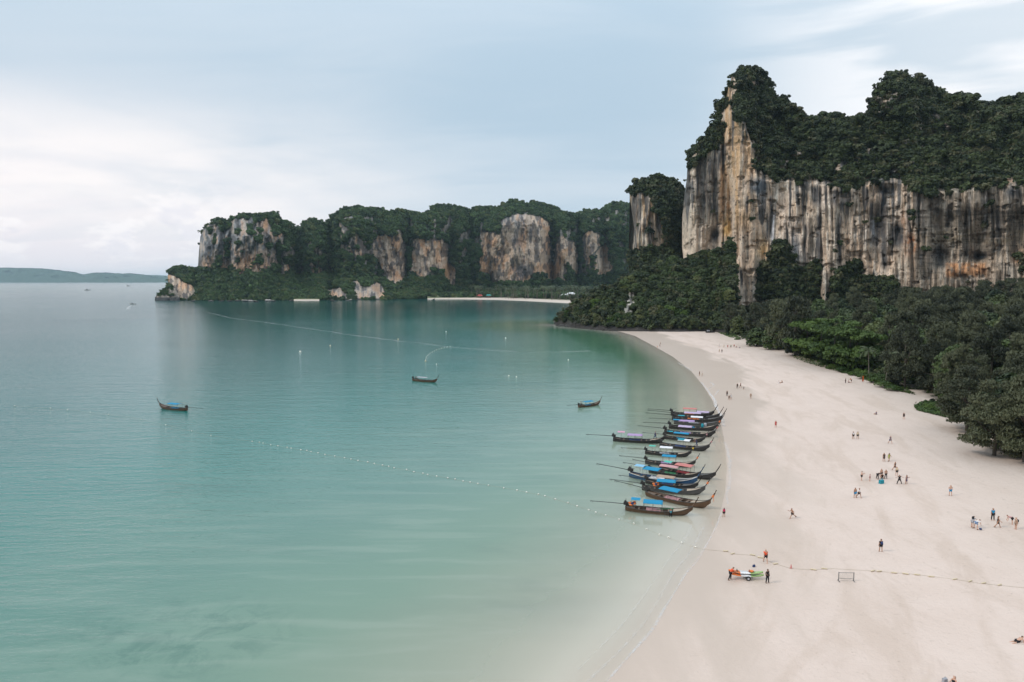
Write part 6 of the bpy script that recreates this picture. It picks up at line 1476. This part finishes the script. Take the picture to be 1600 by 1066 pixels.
# facing: 0 = right, 90 = away, 180 = left, -90 = towards the picture
PE = [
 (1196, 879, 'walk', -100, 'person in a bright red orange shirt and black shorts walking above the kayaks', dict(top='shirt', tcol='redorange', h=1.78, skin_='light', hair='fair')),
 (1141, 906, 'lean', -5, 'man in a red shirt leaning over the orange end of the kayaks', dict(top='shirt', tcol='redorange', bottom='trousers', bcol='black')),
 (1199, 911, 'hips', -60, 'person all in black standing at the green end of the kayaks', dict(top='shirt', tcol='black', bottom='trousers', skin_='dark')),
 (1376, 862, 'stand', 90, 'person in black seen from behind with a small dark pack, alone above the net frame', dict(top='shirt', tcol='black', pack='navy')),
 (1238, 810, 'run', 185, 'shirtless man running to the left over the sand', dict(bcol='black')),
 (1131, 808, 'stand', 100, 'child in a pink red top wading at the edge of the water by the boats', dict(top='shirt', tcol='pinkred', bcol='black', h=1.45, long=True)),
 (1336, 778, 'stand', -80, 'shirtless person in blue shorts, left one of the pair below the bending group', dict(bcol='brightblue')),
 (1342, 778, 'walk', -60, 'person in a white shirt and black shorts beside the blue shorts one', dict(top='shirt', tcol='white2', bcol='black')),
 (1346, 751, 'phone', -20, 'shirtless man in black shorts left of the bending group', dict(bcol='black', skin_='light')),
 (1359, 752, 'stand', -30, 'child in pink standing left of the bending group', dict(top='shirt', tcol='rose', bottom='shorts', bcol='rose', skin_='light', h=1.3)),
 (1371, 749, 'bend', 10, 'person in black bending deeply over the sand', dict(top='shirt', tcol='black', bottom='trousers')),
 (1377, 746, 'stand', -90, 'bare shouldered person behind the kneeling one in the group', dict(bcol='black', skin_='light', h=1.6)),
 (1378, 748, 'kneel', -110, 'person in black kneeling on the sand behind the blue bag', dict(top='shirt', tcol='black', bottom='trousers', h=1.6)),
 (1384, 748, 'hips', -90, 'shirtless man in long black trousers right of the kneeling person', dict(bottom='trousers', bcol='black', skin_='tan', h=1.65)),
 (1381, 721, 'stand', -90, 'person in a long black dress, upper left of the busy group', dict(top='dress', tcol='black', hair='fair')),
 (1389, 721, 'walk', 20, 'woman in an olive green outfit with brown hair beside the black dress', dict(top='dress', tcol='olive', hair='brown', long=True)),
 (1398, 735, 'walk', -70, 'woman in a long black robe behind the light topped person', dict(top='dress', tcol='black', hat='black')),
 (1401, 743, 'stand', -90, 'person in a pale top and dark shorts in front of the black robe', dict(top='shirt', tcol='cream', bcol='black', skin_='light', h=1.6)),
 (1405, 757, 'spread', -85, 'person in black with one arm stretched out to the side', dict(top='shirt', tcol='black', bottom='trousers')),
 (1416, 757, 'phone', -60, 'woman in a navy dress raising her hands, right end of the busy group', dict(top='dress', tcol='navy')),
 (1485, 774, 'hips', -90, 'shirtless person with a bright blue wrap round the waist, alone on the right', dict(bcol='brightblue', skin_='light')),
 (1519, 824, 'lean', 30, 'person with a black pack leaning forward, rear one of the stooping pair', dict(top='shirt', tcol='grey', bcol='grey', pack='black', skin_='light')),
 (1525, 826, 'bend', 15, 'person in a white shirt and blue denim shorts stooping in front', dict(top='shirt', tcol='white2', bcol='denim', skin_='light')),
 (1551, 813, 'stand', -90, 'person in a bright blue jacket and black trousers', dict(top='shirt', tcol='brightblue', bottom='trousers', h=1.8)),
 (1559, 824, 'walk', -30, 'woman in a short black dress striding in front of the blue jacket', dict(top='dress', tcol='black', hair='black', long=True)),
 (1581, 819, 'bend', 160, 'person in dark shorts bending beside the round black pack', dict(top='shirt', tcol='rose', bcol='black', skin_='light')),
 (1587, 827, 'stand', 180, 'person with a big round black pack at the right edge', dict(top='shirt', tcol='tan', bcol='tan', pack='black', skin_='light')),
 (1590, 1003, 'prone', 10, 'sunbather in black shorts propped up on the sand at the right edge', dict(bcol='black', skin_='light')),
 (1490, 1072, 'sit', 200, 'dark haired woman in black sitting at the bottom edge of the sand', dict(top='dress', tcol='black', long=True, skin_='light')),
 (1333, 686, 'stand', -80, 'person in a white top and black shorts, left one of the pair', dict(top='shirt', tcol='white2', bcol='black')),
 (1340, 686, 'stand', -100, 'person in a cream top and black shorts, right one of the pair', dict(top='shirt', tcol='cream', bcol='black')),
 (1391, 693, 'walk', -70, 'person in a navy top with bare legs, alone above the busy group', dict(top='shirt', tcol='navy', bcol='navy', skin_='light')),
 (1369, 648, 'sit', 180, 'brown haired person sitting on the upper sand facing left', dict(top='shirt', tcol='navy', bcol='black', hair='brown')),
 (1412, 655, 'stand', -90, 'person in a black top near the edge of the trees', dict(top='shirt', tcol='black', bcol='black', skin_='light', long=True)),
 (1212, 668, 'stand', -100, 'person in a dark red dress standing alone on the wide sand', dict(top='dress', tcol='red')),
 (1217, 599, 'sit', 0, 'person in white sitting on the far sand, left one of the couple', dict(top='shirt', tcol='white2', bcol='white2', skin_='light')),
 (1222, 598, 'sitflat', 185, 'tanned person sitting on the far sand, right one of the couple', dict(bcol='black')),
 (1321, 599, 'stand', 0, 'slim person in black beside the seated trio near the creeper', dict(top='shirt', tcol='black', bottom='trousers')),
 (1326, 598, 'sit', -20, 'seated person in dark clothes near the creeper', dict(top='shirt', tcol='rose', bcol='black')),
 (1330, 598, 'lean', 190, 'person in orange leaning over the seated one near the creeper', dict(top='shirt', tcol='orange', bcol='black')),
 (1152, 607, 'stand', -90, 'person in black on the wet sand, left one of the far pair', dict(top='shirt', tcol='black', bottom='trousers')),
 (1157, 606, 'walk', -60, 'person in black on the wet sand, right one of the far pair', dict(top='dress', tcol='black')),
 (1162, 609, 'stand', -60, 'small child beside the far pair in black', dict(top='shirt', tcol='grey', h=1.1)),
 (1173, 623, 'walk', -120, 'person in brown alone right of the wet sand families', dict(top='shirt', tcol='tan', bcol='tan')),
 (1136, 619, 'stand', -90, 'adult in black at the back of the wet sand family', dict(top='shirt', tcol='black', bottom='trousers')),
 (1139, 625, 'walk', -90, 'person in black in front of the wet sand family', dict(top='dress', tcol='black', h=1.5)),
 (1142, 624, 'stand', -60, 'person in white beside the wet sand family', dict(top='shirt', tcol='white2', bcol='white2')),
 (1093, 587, 'stand', 200, 'woman in black wading at the far waterline', dict(top='dress', tcol='black')),
 (1097, 588, 'stand', 180, 'person in white wading beside the woman in black', dict(top='shirt', tcol='white2', bcol='cream')),
 (1032, 539, 'stand', 180, 'dark bather standing at the far waterline', dict(bcol='black')),
 (1031, 542, 'walk', 180, 'bather in dark shorts stepping into the far shallows', dict(bcol='navy', h=1.5)),
 (1027, 544, 'stand', 180, 'child in orange in the far shallows', dict(top='shirt', tcol='orange', bcol='orange', h=1.3)),
 (969, 528, 'stand', 180, 'lone swimmer standing far off in the green water', dict(bcol='black', h=1.7)),
 (1124, 543, 'stand', -90, 'person in white left of the group by the overhanging tree', dict(top='shirt', tcol='white2', bcol='white2')),
 (1131, 543, 'walk', 0, 'person in pale clothes walking to the group by the overhanging tree', dict(top='shirt', tcol='cream', bcol='cream')),
 (1137, 544, 'stand', -90, 'person in red left in the group by the overhanging tree', dict(top='shirt', tcol='red', bcol='red')),
 (1142, 544, 'stand', -90, 'person in dark green in the group by the overhanging tree', dict(top='shirt', tcol='green', bcol='black')),
 (1147, 543, 'stand', -90, 'person in bright red in the group by the overhanging tree', dict(top='shirt', tcol='redorange', bcol='black')),
 (1151, 543, 'sit', 180, 'person in red seated in the group by the overhanging tree', dict(top='shirt', tcol='red', bcol='navy')),
 (1156, 544, 'sitflat', 180, 'person in navy lying at the right of the group by the overhanging tree', dict(top='shirt', tcol='navy', bcol='navy')),
 (1124, 551, 'stand', -90, 'person in pale clothes, left of the two below the far group', dict(top='shirt', tcol='cream', bcol='cream')),
 (1128, 551, 'stand', -90, 'person in black, right of the two below the far group', dict(top='shirt', tcol='black', bottom='trousers')),
 (1267, 556, 'walk', -90, 'person in pink in the shade behind the big casuarina', dict(top='shirt', tcol='rose', bcol='rose')),
]
for a, b, ps, fc, lb, kw in PE: person(a, b, ps, fc, lb, **kw)
x, y = flat(1048, 806); person(0, 0, 'phone', 100, 'person in a teal shirt standing in the water at the boat ladder', top='shirt', tcol='teal', bcol='black', at3=(float(x), float(y), -.55), bottom='trousers')
person(0, 0, 'walk', 0, 'person in navy standing on the bow of the boat with the violet canopy', top='shirt', tcol='navy', bottom='trousers', bcol='navy', at3=on_boat(BO['L'], 3.3, 0, .92))
person(0, 0, 'lean', 180, 'boatman in navy stooping at the bow of the half white canopy boat', top='shirt', tcol='navy', bottom='trousers', bcol='navy', at3=on_boat(BO['J'], 2.6, 0, .85), h=1.6)
person(0, 0, 'sit', 0, 'boatman sitting at the engine of the lone boat off the row', top='shirt', tcol='grey', bottom='trousers', bcol='black', at3=on_boat(BO['U'], -3.9, 0, .85))
person(0, 0, 'sit', 0, 'boatman sitting at the stern of the grey canopy boat in mid bay', top='shirt', tcol='black', bottom='trousers', bcol='black', at3=on_boat(BO['T'], -3.7, 0, .85))
# ================================================================== HAZE
hz = MB(); hz.box(-29000, 29000, -1400, 29000, -4, 262)
mh, t, out = new_mat('air'); 
pv = t.node('ShaderNodeVolumePrincipled', inp={'Density': 0.000033, 'Anisotropy': 0.1, 'Color': (0.66, 0.87, 1.0, 1)})
t.l.new(pv.outputs[0], out.inputs['Volume'])
tag(hz.build('haze', mh), kind='stuff')
